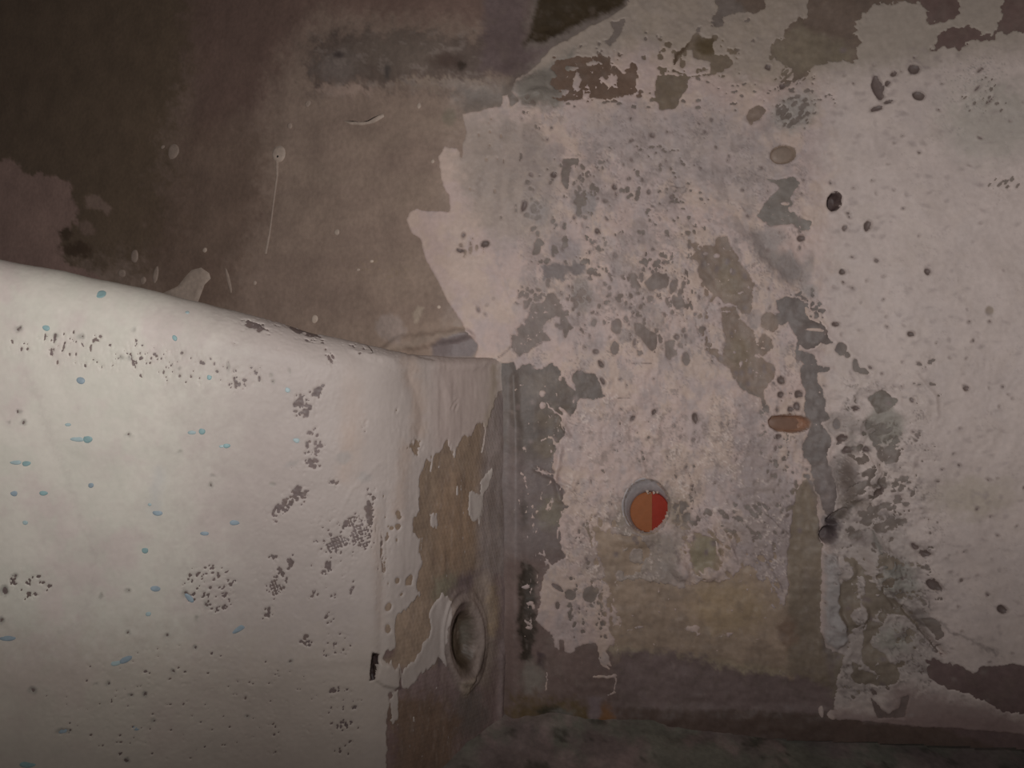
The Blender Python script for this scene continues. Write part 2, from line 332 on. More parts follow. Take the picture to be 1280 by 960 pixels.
LIGHT = lin(150,132,125); WARM = lin(152,134,122); COOL = lin(137,124,121); GREY = lin(112,103,101)
BARE_BROWN = lin(106,91,81); BARE_GREY = lin(106,96,92)

def relief(s):
    """relief shared by the laminate and the paint on it"""
    s.h += 0.0012 * fbm(s.u / 60, s.v / 60, 5, 4)
    w = sstep(s.u, 620, 760) * (1 - sstep(s.u, 1010, 1080)); s.h += w * (0.0005 * fbm(s.u / 12, s.v / 12, 9, 4, 0.6) + 0.0009 * ridged(s.u / 22, s.v / 26, 90) * (.35 + .65 * sstep(s.v, 430, 520)))
    w = sstep(sd_raw(P((1030,470),(1130,480),(1165,640),(1170,780),(1110,880),(1030,870)), s.u, s.v), -25, 20); s.h += w * 0.0016 * ridged(s.u / 26 + s.v / 60, s.v / 24, 95, 4)
    s.bump(P((385,60),(420,40),(520,35),(640,60),(640,110),(560,118),(480,115),(385,122)), 0.004, 20, 1)   # lumpy filler bead at the top
    s.bump(E(425,95,25,22), 0.002, 12, 1); s.bump(E(520,70,40,25), 0.002, 14, 1)
    s.bump(P((500,420),(583,412),(592,420),(520,436),(470,440)), 0.004, 4, 2)
    s.bump(P((642,470),(648,540),(654,1000),(634,1000)), 0.0030, 7, .6)        # rounded bead beside the corner
    s.bump(E(1075,598,22,27), 0.006, 9, 2); s.bump(E(1030,615,14,22), 0.004, 8, 2)
    s.bump(E(1058,712,12,14), 0.003, 4, 1); s.bump(E(1073,768,13,14), 0.003, 4, 1); s.bump(E(1100,705,16,34,-25), 0.004, 8, 2)
    s.bump(P((1030,690),(1045,695),(1050,760),(1060,800),(1045,812),(1030,800)), 0.0025, 3, 1)
    s.dent(E(1034,668,11,13), 0.010, 6); s.dent(E(1045,645,18,7,-35), 0.006, 4)
    s.bump(L(2,(1130,760),(1180,818)), -0.004, 3, 1); s.bump(L(3,(1095,720),(1120,758)), -0.003, 3, 1)
    s.bump(E(970,322,12,36,-35), -0.003, 7, 2); s.bump(E(1015,420,16,16), 0.003, 7, 2)
    s.bump(P((775,815),(870,822),(980,845),(1040,860),(1040,892),(775,890)), -0.003, 14, .3)
    s.bump(E(850,712,14,9,50), 0.004, 5, 2); s.bump(E(885,716,12,9), 0.003, 5, 2); s.bump(E(795,672,22,12), 0.004, 6, 2)
    s.bump(L(3,(700,560),(694,600),(700,625)), 0.0025, 3, 1); s.bump(L(2,(700,525),(712,545)), 0.002, 2.5, 1); s.bump(L(2,(668,585),(690,596),(716,612)), 0.002, 2.5, 1)
    s.bump(L(2.5,(820,545),(800,580),(812,600)), 0.0012, 4, 1); s.bump(L(2,(890,660),(897,690),(905,712)), 0.002, 3, 1); s.bump(L(2,(905,665),(920,700)), 0.002, 3, 1)
    s.bump(L(2.5,(1145,470),(1168,495),(1170,520)), 0.0012, 4, 1); s.bump(E(1140,505,26,22), 0.0015, 8, 1)
    s.bump(E(660,112,26,14,-20), 0.004, 8, 2); s.bump(E(678,122,16,8), 0.004, 5, 1)
    s.bump(P((660,48),(700,42),(780,5),(800,-60),(690,-60),(655,20)), -0.004, 14, 3)
    for i in range(26):
        a, b, r = rs2.uniform(1030, 1140), rs2.uniform(480, 900), rs2.uniform(4, 11)
        s.bump(E(a, b, r, r * .8, 30), rs2.uniform(-0.0018, 0.0022), r * .5, 1)
    for p in PITS:
        if p[2] * p[3] > 6: s.dent(E(*p), 0.0014, 2.0)
    for p in SLOTS: s.dent(slot_shape(p), p[5], 2.2)

# --- laminate (bare surface)
pos, U, V, nu, nv = wall_grid(2.3)
rs2 = np.random.RandomState(3)
s = Sheet(U, V); relief(s)
s.col[:] = lin(98,88,82)
board = lin(118,102,91)
s.tint(P((-2000,-2000),(640,-2000),(640,100),(600,450),(560,620),(-2000,620)), board, 6, 2)
s.mottle(lin(108,92,83), 80, 0.1, 0.6, 0.6, 3, 2.4, 0.6, P((-2000,-2000),(600,-2000),(600,600),(-2000,600)))
# dark damp stains on the board
s.tint(P((-2000,-2000),(240,-2000),(258,60),(232,120),(215,215),(225,300),(190,340),(100,330),(-2000,700)), lin(64,53,42,.62), 32, 22, .9)
s.tint(P((200,-2000),(660,-2000),(655,40),(560,30),(400,20),(360,60),(330,130),(240,190)), lin(76,60,54,.75), 26, 10, .85)
s.tint(P((225,150),(330,150),(330,250),(300,330),(270,420),(180,420),(190,300)), lin(80,65,56,.85), 30, 14, .7)
s.tint(P((-600,205),(0,202),(18,198),(30,215),(60,220),(86,226),(93,250),(97,275),(84,292),(75,300),(78,325),(120,345),(150,400),(-600,420)), lin(86,70,64,.48), 2.5, 4)
s.tint(P((108,245),(120,242),(140,262),(136,270),(128,262),(108,262)), lin(86,72,64,.6), 2, 2); s.tint(E(108,285,12,8,30), lin(82,68,60,.6), 2, 3)
s.tint(E(82,292,9,7), lin(48,38,30,.5), 2, 3); s.tint(E(95,312,20,9), lin(46,36,28,.5), 3, 4)
s.tint(P((385,55),(420,42),(500,40),(560,45),(640,60),(650,100),(560,112),(480,108),(390,118)), lin(75,64,58,.82), 16, 12)
s.tint(E(425,85,28,20), lin(82,73,68,.74), 9, 8); s.tint(E(500,70,60,24), lin(80,70,63,.78), 14, 10); s.tint(P((392,110),(470,110),(470,118),(410,122)), lin(98,84,76,.62), 3, 6); s.tint(P((470,108),(545,104),(600,102),(605,108),(540,112)), lin(104,92,82,.7), 2, 8, .5); s.mottle(lin(96,86,80,.7), 9, .45, .25, .5, 61, 1.4, .8, P((390,40),(640,40),(640,115),(390,120)), 12)
s.tint(E(560,80,18,10), lin(62,50,44,.8), 6, 3); s.tint(E(578,85,6,6), lin(45,36,30,.8), 3, 1); s.tint(E(486,92,4,8), lin(58,52,49,.8), 3, 2); s.tint(E(425,72,6,4), lin(56,48,46,.8), 3, 1)
s.tint(P((540,105),(570,100),(600,108),(640,114),(560,112)), lin(110,98,90,.9), 2, 3, .6)
s.tint(P((570,112),(640,108),(690,75),(700,130),(640,140),(580,142)), lin(92,82,75,.95), 10, 6)
s.tint(E(562,146,9,11), lin(96,88,76,.95), 3, 1, .7)
s.tint(P((610,-60),(660,-60),(655,60),(690,60),(640,100),(600,90)), lin(78,66,64,.85), 8, 4)
s.tint(P((655,60),(690,-60),(800,-60),(780,5),(752,17),(727,27),(702,42),(675,50),(656,50)), lin(46,37,26,.85), 5, 3)
s.tint(P((685,68),(800,68),(805,125),(685,130)), lin(82,66,56,.88), 4, 3)
s.tint(P((810,50),(920,40),(925,95),(865,97),(845,137),(820,137),(800,90)), lin(92,80,68,.95), 3, 3)
s.tint(E(882,58,12,10), lin(72,60,44,.95), 4, 3); s.tint(L(2,(842,88),(845,70),(860,56)), lin(62,48,36,.9), 2, 1)
s.tint(P((880,-60),(1400,-60),(1400,60),(1160,65),(1070,85),(960,110),(950,40)), lin(80,68,60,.75), 4, 3)
s.tint(P((960,60),(1000,30),(1070,60),(1060,80),(960,100)), lin(92,82,70,.8), 8, 4)
s.tint(P((1095,-60),(1400,-60),(1400,60),(1160,65),(1160,20)), lin(72,58,54,.7), 6, 4)
for sh in (P((860,290),(950,300),(975,420),(975,520),(880,440)), P((930,130),(960,130),(960,160),(930,160))): s.tint(sh, BARE_BROWN, 4, 2)
for sh in (E(912,350,14,26,-15), E(925,440,14,22,-10)): s.tint(sh, lin(105,92,79), 8, 3)
s.tint(P((960,365),(1050,365),(1050,600),(990,600),(995,450)), lin(98,89,85,1.15), 4, 2)
s.tint(P((940,215),(1020,215),(1020,290),(940,290)), lin(104,96,90,1.1), 4, 2)
s.tint(P((625,350),(860,330),(860,460),(760,460),(720,440),(625,450)), lin(101,89,83), 4, 2)
s.tint(P((1060,470),(1130,470),(1130,560),(1060,560)), lin(92,84,77), 4, 2)
s.tint(P((620,445),(770,445),(770,520),(720,640),(620,640)), lin(97,87,81,1.4), 6, 4)
s.tint(E(690,520,22,16), lin(100,89,79,1.3), 6, 4); s.tint(E(682,560,14,14), lin(98,87,77,1.25), 6, 4); s.tint(E(690,480,40,14), lin(104,93,85,1.3), 6, 4); s.mottle(lin(86,77,72,1.2), 9, .3, .25, .5, 71, 1, 1.5, P((630,450),(760,450),(720,700),(640,700)), 8)
s.tint(P((620,560),(720,590),(720,700),(660,800),(620,800)), lin(88,78,75,.9), 12, 4)
s.tint(P((634,520),(650,540),(652,700),(650,900),(632,900)), lin(100,90,87,.92), 5, 3, .55)
s.tint(E(655,640,4,16), lin(66,58,54,.8), 3, 3); s.tint(E(690,640,16,22), lin(90,82,72,.85), 6, 5)
s.tint(P((620,690),(700,700),(690,800),(770,800),(780,1100),(600,1100)), lin(74,62,58,.6), 14, 6)
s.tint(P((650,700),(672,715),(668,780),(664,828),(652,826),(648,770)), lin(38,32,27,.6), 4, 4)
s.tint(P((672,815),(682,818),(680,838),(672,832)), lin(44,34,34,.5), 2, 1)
s.tint(E(665,848,16,18), lin(76,72,66,.5), 8, 6, .7); s.tint(P((640,870),(720,880),(770,900),(770,1100),(620,1100)), lin(54,44,30,.42), 12, 8)
s.tint(P((672,885),(690,880),(712,892),(716,912),(700,922),(682,915)), lin(32,29,22,.4), 5, 4); s.tint(E(708,893,12,6), lin(72,70,66,.5), 4, 4, .6); s.tint(E(755,900,12,20), lin(66,46,30,.4), 6, 4)
s.tint(P((735,872),(755,872),(750,890),(748,960),(737,960)), lin(76,66,66,.5), 3, 2)
s.tint(P((735,640),(900,660),(990,700),(1000,860),(770,830),(740,700)), lin(103,89,77,.66), 8, 5)
s.tint(E(910,760,45,32), lin(104,89,71,.62), 14, 8, .8); s.tint(E(880,692,18,25), lin(110,100,84,.9), 5, 3); s.tint(P((768,805),(985,838),(975,852),(760,815)), lin(102,92,78,.55), 6, 4)
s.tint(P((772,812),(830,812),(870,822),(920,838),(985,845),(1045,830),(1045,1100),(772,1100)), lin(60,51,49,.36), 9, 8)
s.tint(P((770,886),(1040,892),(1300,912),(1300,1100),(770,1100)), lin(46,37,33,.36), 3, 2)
s.tint(P((1000,590),(1030,620),(1028,800),(1040,860),(985,840),(985,640)), lin(94,83,72,.78), 4, 3); s.tint(E(985,790,12,18), lin(80,66,56,.6), 5, 4)
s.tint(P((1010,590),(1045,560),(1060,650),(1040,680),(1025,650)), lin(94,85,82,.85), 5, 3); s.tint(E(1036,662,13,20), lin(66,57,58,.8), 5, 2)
s.tint(P((1040,690),(1150,690),(1150,870),(1040,870)), lin(86,77,68,.62), 5, 3); s.tint(P((1080,860),(1145,860),(1140,905),(1080,905)), lin(62,53,50,.42), 3, 2)
s.tint(P((1155,815),(1400,815),(1400,1000),(1155,900)), lin(66,54,52,.55), 3, 2)
s.tint(P((556,420),(583,414),(600,432),(590,447),(540,447),(540,432)), lin(94,84,82), 3, 1); s.tint(P((455,440),(500,428),(583,409),(585,414),(530,428),(500,440)), lin(122,108,97), 2, 2, .7)
s.tint(P((468,400),(480,392),(500,395),(507,410),(500,430),(470,420)), lin(126,113,106), 4, 3, .8); s.tint(P((516,392),(523,383),(530,385),(522,402),(517,405)), lin(140,126,112), 2, 1, .8)
s.mottle(lin(120,104,84), 3, 0.55, 0.2, .5, 8, 1, 1, E(465,335,40,14), 14)
for p in PITS:
    dk = lin(84,72,68) if p[2] * p[3] > 10 else lin(100,88,84)
    s.tint(E(p[0],p[1],p[2]+1.5,p[3]+1.5,p[4]), dk, 1.5, .5)
s.tint(E(985.5,529,28,12,2), lin(112,84,68), 1.5, .3); s.tint(E(979,193,18,13,-12), lin(112,96,84), 1.5, .3); s.tint(E(1043,252,10,13,20), lin(62,50,48), 1.5, .3)
s.mottle(s.col.mean(0) * 0.8, 14, 0.35, 0.35, .30, 20, sh=P((600,-300),(2000,-300),(2000,1200),(600,1200))); s.mottle(lin(122,110,104), 7, 0.75, 0.2, .25, 21, 1, 1.6, P((630,450),(1060,450),(1060,900),(630,900)))
lam_h = s.h.copy()
pos2 = pos.copy(); pos2[:, 1] -= s.h
plug_out = sd_raw(E(*PLUG), s.u, s.v) < 2.5
face_keep = plug_out & (s.v < 912 + (s.u - 650) * 0.04)
is_left = s.u < 600; is_right = np.roll(~is_left, 1) | ~is_left
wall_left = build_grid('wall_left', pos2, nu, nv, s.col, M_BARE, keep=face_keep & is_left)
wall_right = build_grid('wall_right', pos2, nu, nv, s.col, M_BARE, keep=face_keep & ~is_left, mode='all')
wall_left['kind'] = 'structure'; wall_right['kind'] = 'structure'
wall_left['label'] = 'bare brown board with white drips behind the white stringer'
wall_right['label'] = 'hull wall with flaking cream paint right of the corner'

# --- what is left of the paint on the wall
pos, U, V, nu, nv = wall_grid(1.55)
rs2 = np.random.RandomState(3)
s = Sheet(U, V); relief(s)
s.add(MAIN, 1.2)
for sh, r in CUTS: s.cut(sh, r)
for sh, r in ISLANDS: s.add(sh, r)
S = s.chips
S(P((640,200),(720,180),(870,180),(900,280),(880,440),(740,450),(660,430),(650,300)), -0.62, 7, 30, 1, 1.3, 1)
S(P((780,330),(900,330),(900,460),(780,450)), -0.40, 6, 20, 0.8, 1.6, 2)
S(E(715,375,30,25), -0.2, 4.5, 14, 0.8, 1.3, 3); S(E(663,372,22,18), 0.0, 3.2, 9, 1, 1, 4); S(E(865,300,10,28,-10), 0.05, 4, 8, .8, 1.3, 5)
S(E(780,372,40,14,-10), -0.1, 4.5, 10, 1.2, 1, 6); S(E(822,330,28,22), -0.3, 4, 12, 1, 1, 7)
S(E(992,140,30,22,-30), 0.05, 3.6, 10, 2.0, .8, 8, -40); S(E(990,95,30,16,-40), 0.0, 3.6, 8, 2.4, .7, 9, -45); S(E(1010,385,26,26), -0.15, 4, 8, 1, 1, 10)
S(E(985,600,40,60), -0.5, 5, 20, 1, 1.4, 11); S(P((1040,520),(1130,520),(1150,640),(1110,760),(1040,700)), -0.25, 8, 16, 1.4, .9, 12, -20)
S(P((1050,640),(1180,640),(1200,860),(1050,890)), -0.62, 9, 20, 1.3, .9, 13, 25); S(P((700,500),(900,520),(900,600),(720,640)), -0.85, 6, 20, 1, 1, 14)
S(P((700,640),(780,640),(790,810),(690,800)), -0.55, 6, 14, .9, 1.4, 15); S(P((840,640),(990,600),(985,760),(850,730)), -0.42, 7, 16, 1.8, .8, 16, 50)
S(P((745,745),(790,730),(790,800),(745,800)), -0.1, 5, 8, .8, 1.2, 17); S(P((830,640),(870,600),(870,660),(850,670)), 0.0, 4, 12, 1, 1, 18)
S(E(830,195,60,22,20), -0.45, 4.5, 16, 1.3, .8, 19); S(E(730,245,20,40), -0.1, 5, 12, .8, 1.3, 20); S(E(668,262,16,16), -0.1, 4, 8, 1, 1.2, 21)
S(P((640,110),(1050,90),(1050,140),(640,150)), -0.55, 6, 14, 1.5, .8, 22); S(P((680,60),(950,0),(950,100),(700,130)), -0.6, 8, 14, 1.2, 1, 23)
S(E(590,310,26,22), -0.45, 5, 10, .8, 1.5, 24); S(E(850,250,60,24,-10), -0.55, 4, 14, 1.5, .7, 25)
S(E(1252,235,30,18,-30), -0.25, 4, 12, 2, .7, 26, -40); S(E(1230,120,40,40), -0.6, 4.5, 14, 2.2, .7, 27, -40)
S(P((1100,420),(1190,440),(1180,640),(1120,640)), -0.72, 6, 18, 1.8, .8, 28); S(P((940,500),(1000,480),(1000,600),(950,600)), -0.6, 4, 8, 1, 1, 29)
S(P((600,130),(700,130),(660,300),(560,260)), -0.8, 6, 18, .6, 2.2, 30)
for j, (sh, r) in enumerate(CUTS[:3] + [CUTS[14], CUTS[3], CUTS[4]]): flecks(s, sh, (.78, .72, .95, .62, .8, .75)[j], 5, j)
flecks(s, P((625,470),(750,470),(720,560),(700,640),(640,700)), .85, 7, 11, 10, .8, 1.3); flecks(s, P((740,650),(990,650),(985,830),(770,810)), .82, 8, 12, 10, 1.3, .9)
flecks(s, P((650,560),(720,580),(690,800),(650,800)), .75, 6, 13, 8, .7, 1.6); flecks(s, P((1060,700),(1130,740),(1140,890),(1060,890)), .7, 8, 14, 6)
for p in PITS: s.cut(E(*p), 1.6)
for p in SLOTS:
    i, d = s.sd(slot_shape(p), .4); s.m[i] = np.minimum(s.m[i], -(d + 1.3))
s.cut(E(*PLUG), .6)
# paint colour: cream, greyer where it is thin
s.col[:] = LIGHT
s.mottle(COOL, 42, 0.1, .45, .6, 1, .8, 1.2); s.mottle(WARM, 30, .15, .35, .7, 2); s.mottle(lin(128,118,116), 12, .35, .3, .5, 3, .8, 1.4, P((600,130),(1010,130),(1010,900),(640,900)))
s.tint(P((1030,-400),(2400,-400),(2400,900),(1030,900)), lin(156,144,138), 26, 8, .8); s.tint(E(1236,388,5.5,5.5), lin(116,102,90), 1.5, .5, .9)
s.tint(P((640,-400),(1290,-400),(1290,60),(940,110),(800,60),(650,120)), lin(118,108,97,.95), 24, 6, .75)
s.tint(P((640,110),(720,60),(700,135),(650,135)), lin(100,93,86,.95), 8, 4)
s.tint(P((568,140),(640,140),(700,200),(680,300),(620,300),(575,240)), lin(126,114,106), 16, 8, .8)
for sh in (E(632,165,9,15,15), E(608,190,12,5), E(622,240,4,34,5), E(640,238,4,22), E(600,232,4,20,8), E(665,170,14,24)): s.tint(sh, lin(115,103,96), 4, 4, .65)
s.tint(P((700,140),(900,130),(1000,200),(940,260),(880,240),(760,200)), lin(130,120,117), 22, 10, .6); s.tint(E(760,240,50,20), lin(136,123,120), 16, 6, .5)
s.tint(P((925,500),(950,515),(957,560),(985,600),(1000,640),(990,700),(985,740),(960,740),(925,700),(918,640),(922,560)), lin(120,109,107), 10, 7, .7)
s.tint(P((676,332),(690,328),(725,326),(735,333),(725,344),(700,348),(680,346)), lin(96,88,86), 3, 5, .9); s.tint(E(728,368,14,22), lin(108,100,95), 6, 4, .75); s.tint(E(706,312,22,14), lin(114,106,106), 5, 4, .7); s.tint(E(672,262,14,14), lin(112,106,104), 6, 4, .6)
s.tint(E(730,255,16,18), lin(106,101,100), 5, 4, .7); s.tint(E(955,310,12,28,-30), lin(108,100,96), 5, 3, .8); s.tint(E(985,335,14,24,-40), lin(96,88,84), 6, 2, .8); s.tint(E(966,298,16,14), lin(122,112,108), 6, 3, .8)
s.tint(E(1009,337,7,22,12), lin(122,112,108), 4, 3, .7); s.tint(E(1012,365,10,8), lin(122,116,114), 4, 2, .7); s.tint(E(992,140,32,22,-30), lin(122,116,110), 9, 3, .8)
s.tint(E(1105,530,26,22), lin(118,112,104), 6, 4, .6); s.tint(P((1045,640),(1130,640),(1160,760),(1180,840),(1050,880),(1040,760)), lin(120,112,107), 12, 6, .5)
s.tint(E(1120,725,26,22,30), lin(112,113,104), 10, 4, .5); s.tint(E(1115,800,24,16), lin(114,114,104), 10, 4, .5); s.tint(E(1057,600,12,30,-10), lin(98,88,84), 6, 2, .8); s.tint(E(1048,585,14,14), lin(110,100,96), 6, 3, .7)  # the crescent left of the dome is shade put into the colour
s.tint(P((1030,690),(1045,695),(1050,760),(1060,800),(1045,812),(1030,800)), lin(124,119,117,.95), 3, 2, .8); s.tint(E(845,640,14,26,-20), lin(112,100,84), 9, 5, .7); s.tint(E(780,650,14,22), lin(108,99,88), 8, 5, .7)
s.tint(P((770,655),(850,670),(850,735),(770,735)), lin(112,103,95,.95), 10, 6, .7); s.tint(E(745,700,18,22), lin(118,106,98), 8, 4, .5); s.tint(E(1240,150,60,50), lin(126,122,112), 26, 10, .5)
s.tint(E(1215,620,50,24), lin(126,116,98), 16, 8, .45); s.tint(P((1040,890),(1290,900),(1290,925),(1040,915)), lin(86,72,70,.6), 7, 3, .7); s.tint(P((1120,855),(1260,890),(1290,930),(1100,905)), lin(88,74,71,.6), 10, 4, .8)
for p in PITS: s.tint(E(p[0],p[1],p[2]+1.2,p[3]+1.2,p[4]), lin(112,100,95), 1.6, .5, .5)
ctr = P((650,140),(1010,120),(1010,740),(700,800),(700,560),(640,440))
s.mottle(lin(116,105,101), 20, .25, .22, .55, 40, 1, 1, P((650,180),(960,150),(960,460),(650,430)), 20)
s.mottle(lin(108,98,95), 7, .55, .2, .6, 41, .8, 1.5, P((760,320),(960,280),(960,470),(760,470)), 20)
s.mottle(lin(118,105,99), 9, .45, .2, .6, 42, 1, 1, P((720,500),(960,500),(990,740),(700,700)), 20)
s.mottle(lin(122,111,107), 10, .35, .25, .6, 43, 1.6, .8, P((1040,480),(1150,480),(1180,880),(1040,880)), 24)
veins(s, ctr, lin(104,92,88), 16, .09, .55, 20, 1, 1, 1, .0003); veins(s, ctr, lin(100,90,88), 7, .10, .45, 20, 1, 1.2, 2, .0002)
veins(s, P((700,470),(960,500),(1000,740),(700,720)), lin(172,157,148), 13, .10, .6, 16, 1, 1, 3, -.0006)
veins(s, P((1030,470),(1160,480),(1190,860),(1040,880)), lin(92,82,78), 18, .12, .65, 20, 1.5, .8, 4, .0006)
veins(s, P((1030,470),(1150,480),(1180,860),(1040,880)), lin(164,152,144), 12, .10, .6, 20, 1.5, .8, 5, -.0005)
veins(s, P((1060,60),(1290,60),(1290,860),(1150,860)), lin(126,114,110), 13, .05, .35, 30, 2.2, .6, 6)
veins(s, E(1230,120,70,60), lin(104,98,94), 12, .06, .5, 20, 2.6, .6, 7, 0, -.9)
for ln in (L(.7,(624,447),(634,438),(646,431)), L(.7,(649,445),(661,437),(676,429)), L(.6,(733,650),(736,665),(741,684)), L(.6,(838,233),(852,234),(862,230)), L(.6,(849,247),(858,238),(864,228)), L(.5,(790,454),(814,454)),
        L(.5,(870,405),(874,420),(882,410)), L(.5,(772,499),(786,498)), L(.5,(905,447),(925,470),(945,490)), L(.6,(955,640),(985,668)), L(.6,(950,690),(965,712),(980,740)), L(.5,(1075,668),(1085,660),(1098,666)), L(.5,(640,466),(655,474),(662,490))):
    s.tint(ln, lin(84,72,68), .9, 1.2, .8); i, d = s.sd(ln, 1.2); s.h[i] -= .0006 * sstep(d, -1.2, .6)
for p in SOFTP: s.tint(E(*p), lin(122,110,106), 2.0, 1.5, .5)
for sh, c, so, a in ((E(1056,598,9,26,-8), lin(84,74,68), 7, .8), (E(1065,628,20,7,5), lin(82,72,64), 6, .75), (E(1038,660,12,22), lin(58,49,50), 6, .85), (E(1052,642,16,7,-35), lin(66,58,52), 4, .8),  # crevice dirt, and shade of the craters and domes painted into the colour
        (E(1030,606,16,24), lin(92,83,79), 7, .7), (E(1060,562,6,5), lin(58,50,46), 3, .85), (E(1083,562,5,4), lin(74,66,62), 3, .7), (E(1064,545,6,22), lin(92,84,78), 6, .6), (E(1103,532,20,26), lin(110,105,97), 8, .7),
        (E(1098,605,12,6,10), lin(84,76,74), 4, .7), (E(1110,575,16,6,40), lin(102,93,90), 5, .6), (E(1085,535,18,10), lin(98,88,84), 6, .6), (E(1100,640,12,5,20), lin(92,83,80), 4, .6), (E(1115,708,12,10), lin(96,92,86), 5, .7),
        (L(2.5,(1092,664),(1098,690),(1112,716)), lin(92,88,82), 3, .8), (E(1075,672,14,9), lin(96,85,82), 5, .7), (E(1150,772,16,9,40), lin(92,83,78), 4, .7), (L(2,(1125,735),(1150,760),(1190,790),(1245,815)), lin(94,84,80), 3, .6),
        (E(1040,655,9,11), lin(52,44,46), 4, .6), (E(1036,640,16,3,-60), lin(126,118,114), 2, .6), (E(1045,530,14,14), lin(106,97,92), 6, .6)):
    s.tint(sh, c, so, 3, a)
s.h += paint_height(s.m) + 0.0001 * fbm(s.u / 4, s.v / 4, 77, 3)
pos2 = pos.copy(); pos2[:, 1] -= s.h
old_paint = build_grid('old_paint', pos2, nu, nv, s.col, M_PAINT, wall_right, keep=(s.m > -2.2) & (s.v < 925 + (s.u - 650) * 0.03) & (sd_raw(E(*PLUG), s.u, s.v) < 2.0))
old_paint['label'] = 'flaking cream paint'

# ------------------------------------------------------------------ the white stringer in front of the wall on the left
PATH = np.array([(-560,.400),(-300,.420),(-40,.442),(120,.456),(260,.469),(380,.484),(440,.495),(470,.503),(490,.511),(510,.522),(540,.541),(575,.561),(605,.582),(622,.595),(632,.601),(640,.604),(650,.607)])
def path_at(pu):
    y = np.interp(pu, PATH[:, 0], PATH[:, 1])
    k = np.exp(-np.linspace(-2, 2, 17) ** 2); k /= k.sum(); wd = np.interp(pu, [540, 610], [44, 8])
    y = sum(w * np.interp(pu + d * wd, PATH[:, 0], PATH[:, 1]) for w, d in zip(k, np.linspace(-1, 1, 17)))
    return np.stack([(pu - 640) / F * y, y], -1)
TOP = np.array([(-560,235),(-200,288),(0,328),(60,337),(130,352),(190,366),(250,379),(330,399),(400,417),(460,430),(520,441),(570,446),(650,448)])
STR0 = (-0.25, 0.52, -0.33)
def stringer_grid(step):
    pu = np.concatenate([np.arange(-540, -20, 14.0), np.arange(-20, 470, step), np.arange(470, 646, step * .8)])
    pl = path_at(pu)
    d = np.gradient(pl, axis=0); n = np.stack([d[:, 1], -d[:, 0]], -1); n /= np.linalg.norm(n, axis=1)[:, None]
    tv = np.interp(pu, TOP[:, 0], TOP[:, 1]) + 0 * pu
    r = np.interp(pu, [0, 300, 450, 560, 640], [.030, .028, .022, .012, .006])
    ztop = (480 - tv) / F * (pl[:, 1] + r * .75)
    q = step / F * .5
    nd = int(620 / step); nr = int(34 / step * 2.2) + 6
    down = np.linspace(1, 0, nd)[:, None] ** 1.0
    zb = -0.36
    Zs = zb + (1 - down) * ((ztop - r)[None, :] - zb); INs = np.zeros_like(Zs)
    th = np.linspace(0, math.pi / 2, nr)[1:, None]
    Zr = (ztop - r)[None, :] + np.sin(th) * r[None, :]; INr = (1 - np.cos(th)) * r[None, :]
    fl = np.linspace(0, 0.22, 8)[1:, None]
    Zf = np.repeat(ztop[None, :], 7, 0); INf = r[None, :] + fl * np.ones_like(r)[None, :]
    Z = np.concatenate([Zs, Zr, Zf]); IN = np.concatenate([INs, INr, INf])
    X = pl[:, 0][None, :] - n[:, 0][None, :] * IN; Y = pl[:, 1][None, :] - n[:, 1][None, :] * IN
    dz = .5 * (.02 - Z + np.sqrt((.02 - Z) ** 2 + .0025)) * (1 - sstep(pu, 260, 590))[None, :]      # the face leans back towards its foot
    Yn = Y + .17 * dz; X = X * Yn / Y; Y = Yn
    Y = np.minimum(Y, np.where((np.arange(len(Z)) >= nd)[:, None], np.maximum(wall_y(X, Z) - .0015, pl[:, 1][None, :]), 9))
    cs = np.concatenate([np.zeros(nd), np.sin(th[:, 0]), np.ones(7)])[:, None]
    cc = np.sqrt(1 - cs ** 2)
    NN = np.stack([n[:, 0][None, :] * cc, n[:, 1][None, :] * cc, np.ones_like(X) * cs], -1)
    # push the right end of the sheet behind the wall above it
    U = 640 + F * X / Y; V = 480 - F * Z / Y
    return np.stack([X, Y, Z], -1).reshape(-1, 3), NN.reshape(-1, 3), U, V, len(pu), Z.shape[0]

def s_relief(s):
    s.h += 0.0010 * fbm(s.u / 90, s.v / 90, 205, 3)
    s.h += sstep(s.u, 440, 560) * 0.00035 * fbm(s.u / 8, s.v / 50, 215, 3)
    s.bump(L(3,(484,620),(480,700),(478,760),(474,850)), -0.0010, 9, 1); s.bump(L(5,(505,455),(520,490),(528,520),(518,560)), -0.0016, 12, 1)
    s.bump(L(4,(548,460),(562,500),(566,530)), 0.0008, 12, 1); s.bump(L(5,(495,560),(500,640),(498,720)), 0.0007, 12, 1)
    s.bump(L(1.5,(476,578),(440,612),(425,640)), 0.00035, 3.5, 1); s.bump(P((400,700),(470,640),(472,830),(380,830)), 0.0006, 6, 1)
    s.bump(P((440,440),(520,448),(610,452),(600,462),(500,462)), 0.0014, 6, 1); s.bump(L(2,(380,408),(470,430),(540,448)), -0.0015, 4, 1)
    s.dent(P((466,816),(475,820),(473,834),(469,848),(464,850),(465,830)), 0.004, 2)
    s.bump(P((475,828),(498,835),(500,860),(480,858),(470,850)), 0.0022, 3, 1)
    i, d = s.sd(E(580,798,29,64), .6, 20)   # ring around the old bolt hole
    q = np.sqrt(((s.u[i] - 580) / 27) ** 2 + ((s.v[i] - 800) / 62) ** 2)
    s.h[i] += 0.0030 * np.exp(-((q - .82) / .10) ** 2) + 0.0016 * np.exp(-((q - 1.02) / .05) ** 2) - 0.010 * sstep(-q, -.62, -.35)
    s.bump(P((572,850),(590,846),(592,852),(584,862),(582,872),(575,868)), 0.002, 2, 1)
    s.bump(L(5,(612,720),(616,760),(616,800)), 0.0016, 6, 1)
    s.bump(L(3,(626,820),(626,1000)), 0.0025, 5, 1)

